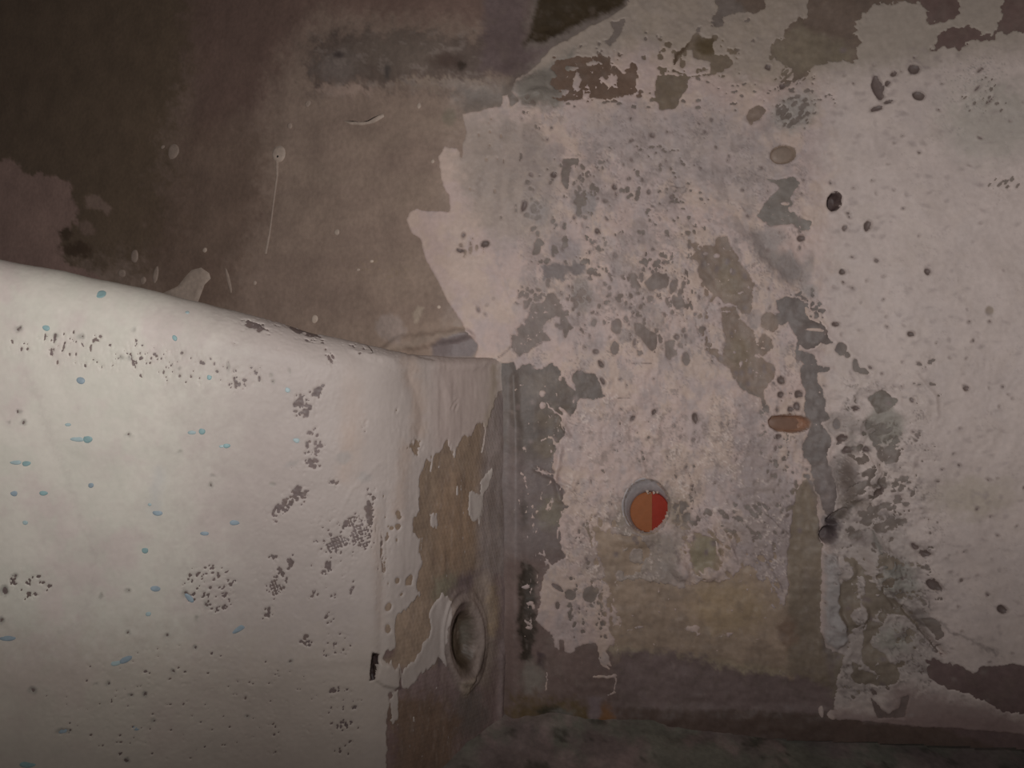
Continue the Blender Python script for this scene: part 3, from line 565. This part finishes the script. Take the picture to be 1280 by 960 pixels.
S_CUT = [
 (P((526,590),(530,578),(538,572),(548,566),(553,560),(558,551),(562,560),(567,572),(571,560),(577,551),(582,546),(590,541),(598,531),(604,527),(608,532),(612,520),(618,505),(622,490),(650,480),(650,1200),(484,1200),(484,900),(487,868),(497,857),(502,845),(500,834),(494,832),(478,822),(484,811),(494,812),(496,800),(493,785),(496,770),(505,762),(515,752),(524,743),(521,730),(523,715),(527,700),(524,690),(526,671),(515,670),(514,660),(516,645),(524,635),(522,615),(524,600)),1.0),
 (E(519,557,3,6),3.0), (P((507,724),(513,718),(516,720),(515,732),(507,732)),.4), (E(497,726,3,4),.5), (E(502,743,3,1.6,-45),.4), (E(486,759,3.5,6,25),.5), (E(485,786,3.5,6),.6), (E(497,658,3.5,4),.8), (E(490,660,2.5,2.5),.6), (E(498,643,3,6),1.4), (E(496,675,1.5,4),.5), (L(1.2,(526,670),(524,690)),.4),
 (E(495,513,1,2.5,20),.2), (L(.7,(562,512),(566,504),(571,499)),1.5), (L(.6,(567,514),(572,505)),1.5), (L(.6,(455,528),(458,525)),1.0),
]
S_CUT.append((P((465,815),(476,818),(473,834),(469,850),(462,852)),.8))
S_ADD = [
 (P((553,742),(560,745),(562,760),(557,790),(554,812),(556,832),(548,822),(540,832),(527,840),(517,852),(510,862),(503,856),(500,842),(508,834),(520,825),(530,805),(538,785),(535,765),(545,752)),1.0),
 (P((584,618),(592,612),(600,620),(603,604),(608,590),(615,585),(617,590),(614,604),(606,614),(603,640),(600,660),(597,645),(590,654),(585,640)),1.2),
 (L(1.2,(604,520),(606,540),(602,566)),1.0), (P((537,645),(543,643),(547,655),(545,664),(538,655)),1.2), (L(1.0,(571,608),(571,618)),.5), (L(1.0,(540,570),(538,590)),.8), (L(.9,(527,672),(525,688)),.5),
 (P((488,880),(492,862),(500,862),(498,900),(490,905)),1.5),
]
S_CHIP = [ # ellipse, threshold, scale, sx, sy, angle
 (E(456,534,9,9),-.35,2.6,.8,1.2,0),(E(517,560,9,11),.0,3.0,.7,1.6,0),(E(375,500,8,10,20),.15,3.4,.8,1.4,0),(E(382,512,12,9,-35),.15,3.4,1,1,0),(E(397,488,6,8,10),.15,3.4,1,1,0),(E(392,543,7,9,-20),.1,3.2,1,1,0),(E(398,560,6,14),.1,3.4,1,1,0),(E(390,577,12,9),.1,3.2,1,1,0),(E(384,560,4,12,15),-.1,3,1,1,0),
 (E(375,617,12,10),.35,3.2,1,1,0),(E(356,632,16,8,-35),.2,3.0,1,1,0),(E(341,640,8,7),-.05,3,1,1,0),(E(419,604,7,8,-30),-.1,3,1,1,0),(E(345,654,6,5),-.05,3,1,1,0),
 (E(346,732,11,13),.35,3.2,1,1,0),(E(350,716,8,5),.0,3,1,1,0),(E(363,703,5,12),-.05,3,1,1,0),(E(335,765,6,11,20),-.1,3,.8,1.4,0),(E(343,697,8,5,-30),-.1,3,1,1,0),
 (E(462,640,7,22,5),.3,3.2,1,1,0),(E(421,680,12,11,-30),.6,3,1,1,0),(E(408,708,4,9,20),.4,3,1,1,0),(E(450,668,17,22,-10),.15,2.6,1,1,0),(E(435,655,12,4,-48),.3,2.6,1,1,0),
 (E(391,745,9,7,-30),.0,3,.8,1.5,30),(E(418,745,10,9),-.25,3,.8,1.5,-20),(E(412,772,8,7),-.1,3,1,1,0),(E(439,735,7,22),-.3,3,.7,1.7,15),(E(382,801,10,9),-.1,3,1,1,0),(E(420,805,26,24),-.62,3,1,1,0),(E(430,900,26,60),-.6,3.4,1,1.4,0),(E(414,864,5,6),.1,3,1,1,0),(E(428,908,11,12),-.2,3,1,1.4,0),
 (E(345,380,60,6,17),-.1,3.2,2.4,.6,17),(E(362,404,26,9,30),.12,3.0,2.2,.7,30),(E(310,407,12,5,20),.15,3,2,.7,20),(E(375,413,28,9,22),.15,3,2.2,.6,22),(E(414,448,5,12,-25),.0,3,.7,2,-28),(E(322,410,12,6,20),.3,3,2.0,.7,22),(E(460,440,40,7,15),-.3,3.4,1.5,.8,0),
 (E(120,440,130,26,6),-.62,4.2,.9,1.3,0),(E(230,460,120,26,6),-.60,3.6,.8,1.5,0),(E(322,470,5,14),.0,3,.6,2,0),(E(297,478,14,14),-.25,3.2,.7,1.6,0),(E(262,735,40,35),-.42,3.2,1.2,.8,-30),(E(35,730,36,22),-.55,4.5,1,1,0),(E(240,880,200,80),-.88,4,1.3,.8,0),(E(480,690,12,60),-.45,4,.5,2.5,0),(E(485,620,12,60),-.75,4,.5,2.5,0),
]
SPOTS = [(24,411,5,4),(103,421,3,4),(163,448,3,3),(153,447,3,2),(286,459,2,6),(70,420,4,3),(98,421,3,3),(167,413,2,3),(340,468,1.5,3),(342,478,2,3),(363,465,1.5,4),(224,460,2,2),(24,515,3,3),(30,528,4,3),(225,564,3,2),(263,607,3,3),(266,594,3,2),(162,545,4,2),(12,527,2,2),(341,605,3,2),
         (258,755,4,5),(232,742,5,5),(246,772,3,3),(160,738,4,3),(126,745,3,3),(164,868,3,3),(181,867,4,5),(217,838,3,4),(160,950,4,4),(192,900,3,2),(160,789,3,3),(209,793,4,3),(244,808,3,3),(5,738,6,6),(18,720,4,3),(42,862,6,5),(310,895,4,3),(363,825,3,3),(80,912,10,4),(2,775,5,6),(135,855,3,3),(120,854,3,2)]

root = bpy.data.objects.new('fibreglass_stringer', None); C.objects.link(root); root.location = STR0
root['label'] = 'white fibreglass stringer box with rounded top edge and blue spatter'; root['category'] = 'beam'
pos, NN, U, V, nu, nv = stringer_grid(2.3)
s = Sheet(U, V, 7); s_relief(s)
s.col[:] = lin(94,82,79,1.2)
s.tint(P((480,440),(660,440),(660,760),(560,770),(480,850)), lin(93,79,67,.70), 10, 4)
s.tint(E(566,652,24,60,5), lin(94,77,63,.70), 10, 6, .7); s.tint(P((608,500),(650,470),(650,760),(600,760),(596,660)), lin(92,83,79,.68), 8, 2)
s.tint(P((485,750),(545,750),(545,840),(490,840)), lin(98,84,72,.66), 6, 2); s.tint(E(562,735,20,18), lin(94,87,74,.8), 8, 5)
s.tint(P((560,742),(580,715),(604,712),(570,780)), lin(74,63,62,.7), 6, 3)
s.tint(P((480,838),(560,830),(600,720),(660,720),(660,1200),(470,1200)), lin(70,59,57,.42), 8, 4)
s.tint(P((595,718),(604,714),(625,730),(622,800),(612,860),(590,850),(606,790),(590,740)), lin(96,86,78,.65), 7, 3, .8)
s.tint(L(6,(615,735),(614,790)), lin(102,88,72,.62), 5, 3, .7)
s.tint(P((480,870),(540,870),(575,900),(560,1200),(480,1200)), lin(58,46,36,.36), 12, 8, .8); s.tint(E(478,935,20,40), lin(66,54,54,.45), 8, 8, .6)
s.tint(P((610,920),(618,905),(617,960),(596,990),(590,960)), lin(30,25,20,.35), 4, 3); s.tint(E(590,890,18,30), lin(60,56,52,.42), 10, 6, .7)
s.tint(L(4,(627,800),(627,960)), lin(86,76,74,.5), 3, 2, .7); s.tint(L(5,(628,500),(632,600),(634,800)), lin(76,66,64,.7), 5, 1, .6)
s.tint(E(580,800,25,60), lin(94,84,78,.6), 4, 2, .8); s.tint(E(580,802,14,42), lin(48,39,30,.62), 4, 2); s.tint(E(589,796,3,18), lin(72,68,62,.5), 3, 2, .6); s.tint(E(574,812,3,26), lin(78,70,56,.55), 3, 3, .5); s.tint(E(573,765,5,16,20), lin(52,42,40,.5), 3, 2, .8); s.tint(E(601,830,4,18,8), lin(46,38,34,.45), 3, 1, .9)
s.tint(P((572,852),(590,846),(592,854),(584,872),(575,870)), lin(100,90,80,.55), 2, 1)
s.tint(P((465,815),(478,818),(474,850),(463,852)), lin(36,27,25,.7), 1.5, .5); s.tint(E(484,814,8,8), lin(78,64,60,.7), 4, 2)
s.mottle(s.col[(s.u > 500)].mean(0) * .7, 10, .3, .35, .35, 4, .4, 2.4); s.mottle(lin(110,98,90,.75), 6, .6, .25, .3, 5, .4, 3.0, P((520,560),(640,560),(640,960),(480,960)))
p2 = pos + NN * s.h[:, None]
laminate = build_grid('laminate', p2, nu, nv, s.col, M_SIDE, root, keep=(s.u < 648), origin=STR0)
laminate['label'] = 'bare brown woven laminate'

pos, NN, U, V, nu, nv = stringer_grid(1.55)
s = Sheet(U, V, 7); s_relief(s)
s.m[:] = 60.0
nx0 = s.nx.copy(); ny0 = s.ny.copy(); s.nx = fbm(s.u / 5, s.v / 14, 511, 5, .7) * 1.6; s.ny = fbm(s.u / 4, s.v / 40, 512, 5, .7) * 3.0
for sh, r in S_CUT[:1]: s.cut(sh, r * 1.9)
for sh, r in S_ADD: s.add(sh, r * 1.3)
flecks(s, P((520,560),(630,500),(630,720),(530,740)), 1.05, 5, 21, 10, .5, 3.0); flecks(s, P((485,850),(560,830),(600,960),(485,960)), .9, 5, 22, 10, .5, 3.0)
s.nx = nx0; s.ny = ny0
for sh, r in S_CUT[1:]: s.cut(sh, r)
for j, (sh, t, sc, sx, sy, an) in enumerate(S_CHIP): s.chips(sh, t + (.3 if t > -.2 else .05), sc, min(8, .9 * min(sh[1][2], sh[1][3])), sx, sy, 60 + j, an)
for sh in (E(421,680,13,11,-30), E(450,668,18,22,-10), E(346,732,12,13)):   # the weave of the cloth shows as rows of little knots of coating
    i, d = s.sd(sh, 2, 8); w = sstep(d, -2, 5)
    kn = np.sin((s.u[i] + .45 * s.v[i]) * 2 * math.pi / 6.0) * np.sin((s.v[i] - .45 * s.u[i]) * 2 * math.pi / 6.0)
    s.m[i] = np.maximum(s.m[i], np.where(w > .2, (kn - .35) * 3.0, -9))
for x, y, a, b in SPOTS: s.cut(E(x, y, a * .55, b * .55), 2.4)
white = lin(184,177,166,1.36); pink = lin(168,155,149,1.2)
s.col[:] = white
s.mottle(pink, 70, .05, .45, .7, 31); s.mottle(lin(176,172,160,1.3), 30, .2, .4, .5, 32)
s.tint(P((250,300),(660,300),(660,1200),(250,1200)), lin(148,137,131,1.2), 110, 20, .95)
s.tint(P((-200,800),(500,800),(500,1200),(-200,1200)), lin(98,90,82,.48), 60, 20, .6)
for sh, a in ((L(8,(510,455),(524,495),(522,540)), .45),(L(6,(435,540),(428,600)), .3),(L(5,(505,560),(496,640)), .4),(L(4,(470,640),(476,780)), .3),(E(440,530,14,60), .25)): s.tint(sh, lin(138,118,104,1.0), 10, 4, a)
s.tint(P((540,445),(630,445),(630,560),(540,560)), lin(142,126,119,1.05), 16, 4, .6); s.tint(L(4,(618,460),(617,500),(608,530)), lin(122,110,96,.9), 4, 2, .6)
for x, y, a, b in SPOTS: s.tint(E(x, y, a, b), lin(120,116,108,1.2), 2, 1.5, .65)
for sh in (E(430,572,10,8), E(455,596,8,6), E(371,549,6,4), E(360,488,4,4), E(365,580,8,3,-20)): s.tint(sh, lin(132,126,122,1.15), 3, 2, .6)
s.tint(L(6,(200,590),(192,640)), lin(160,158,156,1.3), 8, 3, .4); s.tint(L(2,(20,420),(120,700),(100,780),(60,800)), lin(150,140,134,1.3), 5, 6, .25)
s.h += paint_height(s.m, .0002) * .8 + 0.00006 * fbm(s.u / 4, s.v / 4, 78, 3)
p2 = pos + NN * s.h[:, None]
keep = (s.m > -2.2) & (s.u < 630)
coat = build_grid('flowcoat', p2, nu, nv, s.col, M_GEL, root, keep=keep, origin=STR0)
coat['label'] = 'chipped white flowcoat'
surfP, surfN, surfU, surfV = p2, NN, s.u.copy(), s.v.copy()

# ------------------------------------------------------------------ droplets on the stringer and the board
def blob(name, sheet, x, y, rx, ry, ang, h, mat, parent, origin, seed=0):
    """thin dried drop with a domed profile lying on the surface at image pixel x, y"""
    SP, SN, SU, SV = sheet
    i = np.argmin((SU - x) ** 2 + (SV - y) ** 2); p = SP[i]; n = SN[i]
    n = n / np.linalg.norm(n); ux = np.array([1.0, 0, 0]); ux -= n * ux.dot(n); ux /= np.linalg.norm(ux); uz = np.cross(ux, n)
    if uz[2] < 0: uz = -uz
    sc = p[1] / F; R = np.random.RandomState(seed); ca, sa = math.cos(math.radians(ang)), math.sin(math.radians(ang))
    vs, fs, K = [], [], 18
    wob = 1 + .14 * np.interp(np.arange(K), np.arange(0, K + 1, 3), np.r_[(w := R.uniform(-1, 1, K // 3)), w[0]])
    for ring, (k, hh) in enumerate(((1.0, -.3), (.92, .45), (.6, .85), (.25, 1.0))):
        for j in range(K):
            t = 2 * math.pi * j / K
            a, b = math.cos(t) * rx * k * wob[j], math.sin(t) * ry * k * wob[j]
            q = p + (ux * (a * ca + b * sa) + uz * (-(-a * sa + b * ca))) * sc + n * (hh * h)
            vs.append(q)
            if ring: fs.append(((ring - 1) * K + j, (ring - 1) * K + (j + 1) % K, ring * K + (j + 1) % K, ring * K + j))
    vs.append(p + n * h); c = len(vs) - 1
    for j in range(K): fs.append((3 * K + j, 3 * K + (j + 1) % K, c))
    return mesh_obj(name, vs, fs, mat, parent, origin)
BLUE = surf_mat('blue_spatter', attr=False, color=tuple(lin(122,146,146,1.4)), rough=.5, grain=.12, blotch=.15)
SLATE = surf_mat('slate_blue_spatter', attr=False, color=tuple(lin(128,140,147,1.4)), rough=.5, grain=.12, blotch=.15)
PALE = surf_mat('pale_blue_spatter', attr=False, color=tuple(lin(146,160,160,1.36)), rough=.5, grain=.1, blotch=.12)
sh_s = (surfP, surfN, surfU, surfV)
DROPS = [(126,367,7,8,0,BLUE),(58,410,5.5,5,10,BLUE),(219,423,3.4,5,-30,BLUE),(101,475,6,5,20,SLATE),(110,549,6,6,0,BLUE),(98,549,10,4,0,PALE),(32,578,6,5,0,BLUE),(20,578,8,3.6,0,PALE),(252,539,4.5,5,0,BLUE),(240,540,7,3.2,0,PALE),
         (284,556,5,4,0,BLUE),(277,557,4,2.5,0,PALE),(17,616,5,5,0,SLATE),(54,617,5.5,4,0,BLUE),(113,607,4,4,0,SLATE),(197,641,7,5,10,SLATE),(188,631,3,2.5,0,PALE),(181,687,5,5,0,BLUE),(294,653,9,4,-5,SLATE),(256,667,7,3.4,0,SLATE),(195,734,7,5,0,SLATE),(186,766,4.5,4,0,PALE),
         (237,748,9,4,50,SLATE),(158,822,11,5,-32,SLATE),(146,828,8,4,-10,PALE),(303,783,17,4,-32,SLATE),(10,798,12,5,5,SLATE),(42,862,6,5,0,SLATE),(171,910,5,4,0,SLATE),(36,955,11,6,0,BLUE),(262,471,3.5,4,0,BLUE),(234,391,3,3,0,PALE),(86,530,4,2.6,0,PALE),(360,488,4,4,0,PALE),(371,550,5,3.6,20,PALE),(31,654,4,4,0,PALE),(80,912,9,4,-10,SLATE)]
for i, (x, y, a, b, an, m) in enumerate(DROPS):
    blob('paint_drop', sh_s, x, y, a * .84, b * .84, -an, 0.0003, m, root, STR0, i)

# white drips and dabs on the brown board
bp = ray_wall(np.linspace(0, 620, 400)[None, :].repeat(300, 0), np.linspace(0, 450, 300)[:, None].repeat(400, 1)).reshape(-1, 3)
bu = 640 + F * bp[:, 0] / bp[:, 1]; bv = 480 - F * bp[:, 2] / bp[:, 1]
bh = Sheet(bu, bv); rs2 = np.random.RandomState(3); relief(bh); bp[:, 1] -= bh.h
gx = (wall_y(bp[:, 0] + .001, bp[:, 2]) - wall_y(bp[:, 0] - .001, bp[:, 2])) / .002
bn = np.stack([gx, -np.ones_like(gx), np.zeros_like(gx)], -1)
sh_b = (bp, bn, bu, bv)
DAB = surf_mat('dull_cream_dab', attr=False, color=tuple(lin(122,109,99,.78)), rough=.6)
DABD = surf_mat('dull_cream_dab_dark', attr=False, color=tuple(lin(106,93,84,.74)), rough=.6)
DABL = surf_mat('pale_cream_dab', attr=False, color=tuple(lin(142,128,116,.88)), rough=.6)
HOLE = surf_mat('black_nail_hole', attr=False, color=(.02, .016, .014), rough=.8)
dr = blob('paint_drip', sh_b, 347.5, 192, 11, 10, 0, .0012, DAB, wall_left, (0, 0, 0), 3); dr['label'] = 'cream drip with a long run'
n0 = blob('nail_hole', sh_b, 348, 195.5, 2.2, 2.2, 0, .0016, HOLE, dr, (0, 0, 0), 4)
# the run hanging from it
rv, rf = [], []
pts = [(347,200,2.8),(346,220,1.7),(344,245,1.5),(341,270,1.4),(337,292,1.8),(334,308,2.4),(332,318,2.2)]
for k, (x, y, w) in enumerate(pts):
    c = bp[np.argmin((bu - x) ** 2 + (bv - y) ** 2)]; sc = c[1] / F
    for a, hh in ((-1, -.0002), (-.6, .0006), (0, .0009), (.6, .0006), (1, -.0002)):
        rv.append((c[0] + a * w * sc, c[1] - hh - (.0 if abs(a) == 1 else 0), c[2]))
    if k:
        for j in range(4): rf.append(((k - 1) * 5 + j, (k - 1) * 5 + j + 1, k * 5 + j + 1, k * 5 + j))
mesh_obj('run', rv, rf, DABD, dr)
for i, (x, y, a, b, an, m) in enumerate([(217,189,11,10,0,DABD),(204,184,4,2.5,0,DABD),(362,156,4,4,0,DABD),(421,291,4.5,4,0,DAB),(393.5,398.5,5.5,5.5,0,DABL),(319,353,2.6,3,0,DAB),(256,313,3.6,3.2,0,DAB),(168,320,7,8,0,DABD),(152,342,8,5,0,DABD),
        (385,130,5,4,30,DABD),(548,130,0.1,0.1,0,DAB),(523,133,3,4,0,DAB),(540,201,2.6,3,0,DAB),(548,384,2.6,2.4,0,DABL),(195,345,5,12,-8,DABD),(270,245,0.1,0.1,0,DAB),(179,350,5,5,0,DABD),(286,352,3,20,18,DABD),(464,327,3,2,0,DABL),(447,337,3,2,0,DAB)]):
    if a > 1: blob('paint_dab', sh_b, x, y, a, b, an, .0007, m, wall_left, (0, 0, 0), 40 + i)
def flat_patch(name, pts, h, mat, parent):
    c = np.mean(pts, 0); vs, fs = [], []; K = len(pts)
    for k, hh in ((1, -.0004), (.93, h), (.5, h * 1.15)):
        for x, y in pts:
            q = ray_wall(np.array(c[0] + (x - c[0]) * k), np.array(c[1] + (y - c[1]) * k))
            b = np.argmin((bu - (c[0] + (x - c[0]) * k)) ** 2 + (bv - (c[1] + (y - c[1]) * k)) ** 2)
            vs.append((q[0], q[1] - bh.h[b] - hh, q[2]))
    for r in range(2):
        for j in range(K): fs.append((r * K + j, r * K + (j + 1) % K, (r + 1) * K + (j + 1) % K, (r + 1) * K + j))
    fs.append([2 * K + j for j in range(K)])
    return mesh_obj(name, vs, fs, mat, parent)
flat_patch('paint_smear', [(200,368),(222,358),(232,345),(240,337),(252,334),(262,341),(264,348),(256,356),(250,372),(246,382),(225,380)], .0009, DAB, wall_left)
flat_patch('paint_smear', [(428,151),(440,154),(452,154),(464,151),(480,142),(481,146),(468,154),(452,157),(438,156)], .0007, DAB, wall_left)

# ------------------------------------------------------------------ the plug in the wall
def ell_pts(cx, cy, rx, ry, Y, K=56, sq=0.0):
    t = np.linspace(0, 2 * math.pi, K, endpoint=False)
    x = cx + rx * np.cos(t); y = cy + ry * np.sin(t)
    return np.stack([(x - 640) / F * Y, np.full(K, Y), (480 - y) / F * Y], -1)
yw = float(wall_y(np.array(.105), np.array(-.096)))
M_COLLAR = surf_mat('grey_plastic_collar', attr=False, color=tuple(lin(140,133,132)), rough=.45, grain=.14, blotch=.14)
M_ORANGE = surf_mat('orange_resin', attr=False, color=tuple(lin(118,72,45)), rough=.35, grain=.05, blotch=.05)
M_RED = surf_mat('red_orange_resin', attr=False, color=tuple(lin(118,40,29)), rough=.35, grain=.05, blotch=.05)
M_CRUST = surf_mat('cream_crust', attr=False, color=tuple(lin(146,130,118)), rough=.7, grain=.2)
M_RIM = surf_mat('dark_gap', attr=False, color=tuple(lin(92,80,80)), rough=.8)
pl = bpy.data.objects.new('drain_plug', None); C.objects.link(pl); pl.location = ((807 - 640) / F * yw, yw, (480 - 668) / F * yw)
PO = tuple(pl.location); pl['label'] = 'round plug, half orange half red, sunk in an oval grey collar'; pl['category'] = 'plug'
rings = [ell_pts(808,633,32,37,yw+.0030), ell_pts(808,633,31,36,yw-.0010), ell_pts(808.3,633,30,35,yw-.0012), ell_pts(808.8,633.5,28.8,33.8,yw+.0004), ell_pts(809,634.5,28.2,32,yw+.0030), ell_pts(809.6,635,27.6,31,yw+.0034),
         ell_pts(810.5,636.5,26.8,29,yw+.006), ell_pts(811.5,638.5,25.6,27,yw+.008), ell_pts(812.5,640,24.4,25.6,yw+.013), ell_pts(812.5,640,24.2,25.2,yw+.020)]
K = 56; vs = np.concatenate(rings)
fs = [(r * K + j, r * K + (j + 1) % K, (r + 1) * K + (j + 1) % K, (r + 1) * K + j) for r in range(len(rings) - 1) for j in range(K)]
mesh_obj('collar', vs, fs, M_COLLAR, pl, PO)
g0, g1, g2 = ell_pts(808,633,33,38.4,yw+.0010), ell_pts(808,633,32.2,37.6,yw-.0006), ell_pts(808,633,31,36,yw+.0006)
mesh_obj('gap_seal', np.concatenate([g0, g1, g2]), [(r * K + j, r * K + (j + 1) % K, (r + 1) * K + (j + 1) % K, (r + 1) * K + j) for r in range(2) for j in range(K)], M_RIM, pl, PO)
yd = yw + .012
def half_disc(name, side, mat, dy=0.0):
    t0, t1 = (math.acos(2.5 / 25), 2 * math.pi - math.acos(2.5 / 25)) if side < 0 else (-math.acos(2.5 / 25), math.acos(2.5 / 25))
    vs, fs, n = [], [], 26
    for layer, (k, d) in enumerate(((1.0, .004), (1.0, .0008), (.955, 0.0))):
        for i in range(n):
            t = t0 + (t1 - t0) * i / (n - 1)
            x, y = 25 * math.cos(t), 25.5 * math.sin(t)
            x = 2.5 + (x - 2.5) * k; y = y * k
            vs.append(((812.5 + x - 640) / F * yd, yd + d + dy, (480 - 640.5 - y) / F * yd))
    for l in range(2):
        for i in range(n - 1): fs.append((l * n + i, l * n + i + 1, (l + 1) * n + i + 1, (l + 1) * n + i))
        fs.append((l * n + n - 1, l * n, (l + 1) * n, (l + 1) * n + n - 1))
    fs.append([2 * n + i for i in range(n)])
    o = mesh_obj(name, vs, fs, mat, pl, PO, smooth=False); return o
half_disc('plug_face', -1, M_ORANGE)['label'] = 'orange half of the plug'
half_disc('plug_face', 1, M_RED, .0006)['label'] = 'red half of the plug'
cr = np.random.RandomState(9); cv, cf = [], []
def add_lump(x, y, r, Y, flat=.6):
    b = len(cv); m = 8
    for ring, (k, hh) in enumerate(((1, .35), (.8, -.3), (.35, -.8))):
        for j in range(m):
            t = 2 * math.pi * j / m; q = r * k * cr.uniform(.75, 1.2)
            cv.append(((x + q * math.cos(t) - 640) / F * Y, Y + hh * r / F * Y * flat, (480 - y - q * math.sin(t)) / F * Y))
            if ring: cf.append((b + (ring - 1) * m + j, b + (ring - 1) * m + (j + 1) % m, b + ring * m + (j + 1) % m, b + ring * m + j))
    cf.append([b + 2 * m + j for j in range(m)])
for k in range(20):
    t = math.radians(cr.uniform(22, 80)); rr = cr.uniform(22.5, 25.5)
    add_lump(812 + rr * math.cos(t), 640 + rr * math.sin(t), cr.uniform(1.0, 2.4), yw + .009)
for k in range(9): add_lump(cr.uniform(809, 822), cr.uniform(614.5, 618), cr.uniform(.9, 2.0), yw + .009)
for x, y in ((836,652),(834,645),(842,648),(848,651),(855,654)): add_lump(x, y, cr.uniform(1.5, 2.6), yw - .001)
mesh_obj('crust', cv, cf, M_CRUST, pl, PO)['label'] = 'cream paint crust'

# brown insets in the two shallow oval holes
def inset(cx, cy, rx, ry, ang, depth, col, label):
    c = ray_wall(np.array(float(cx)), np.array(float(cy))); Y = c[1] + depth; K = 40; vs, fs = [], []
    for k, d in ((1.04, .0012), (.93, -.0002), (.6, -.0007), (.25, -.0009)):
        for j in range(K):
            t = 2 * math.pi * j / K; e = .68 if rx > 20 else 1.0; q = math.radians(ang)
            a, b = (f * k * math.copysign(abs(g) ** e, g) for f, g in ((rx, math.cos(t)), (ry, math.sin(t))))
            x = cx + a * math.cos(q) - b * math.sin(q); y = cy + a * math.sin(q) + b * math.cos(q)
            vs.append(((x - 640) / F * Y, Y + d, (480 - y) / F * Y))
    for r in range(3):
        for j in range(K): fs.append((r * K + j, r * K + (j + 1) % K, (r + 1) * K + (j + 1) % K, (r + 1) * K + j))
    fs.append([3 * K + j for j in range(K)])
    o = mesh_obj('oval_inset', vs, fs, surf_mat('inset_brown', attr=False, color=tuple(col), rough=.55, grain=.08, blotch=.1), wall_right); o['label'] = label
inset(985.5, 529.8, 25.2, 9.6, 2, .0050, lin(96,74,62), 'rust brown oval inset')
inset(979.5, 193.5, 15, 10.6, -12, .0018, lin(110,96,86), 'tan oval inset')

# ------------------------------------------------------------------ the floor along the foot of the wall
fx = spaced(600, 1300, 4.0, 380, 16); fy = np.concatenate([np.linspace(.66, .50, 60), np.linspace(.49, .15, 22)])
cxs = (fx - 640) / F * .6
X = cxs[None, :].repeat(len(fy), 0); Y = fy[:, None].repeat(len(fx), 1)
Zf = -(893 + (fx - 650) * .040 - 480) / F * .597
Z = Zf[None, :] - .35 * (.597 - Y) + 0.003 * fbm(X * 30, Y * 30, 400, 4) + 0.004 * sstep(.56 - Y, 0, .05) - .003
s = Sheet(X * 1500, Y * 1500, 3); s.col[:] = lin(58,51,49,.36)
s.mottle(lin(50,50,44,.28), 60, 0, .4, .8, 50); s.mottle(lin(30,28,24,.3), 25, .6, .2, .8, 51); s.mottle(lin(66,56,54,.28), 30, .4, .3, .5, 52)
floor = build_grid('floor', np.stack([X, Y, Z], -1).reshape(-1, 3)[:, :], len(fx), len(fy), s.col, M_FLOOR)
floor['kind'] = 'structure'; floor['label'] = 'dark grimy floor along the foot of the hull wall'
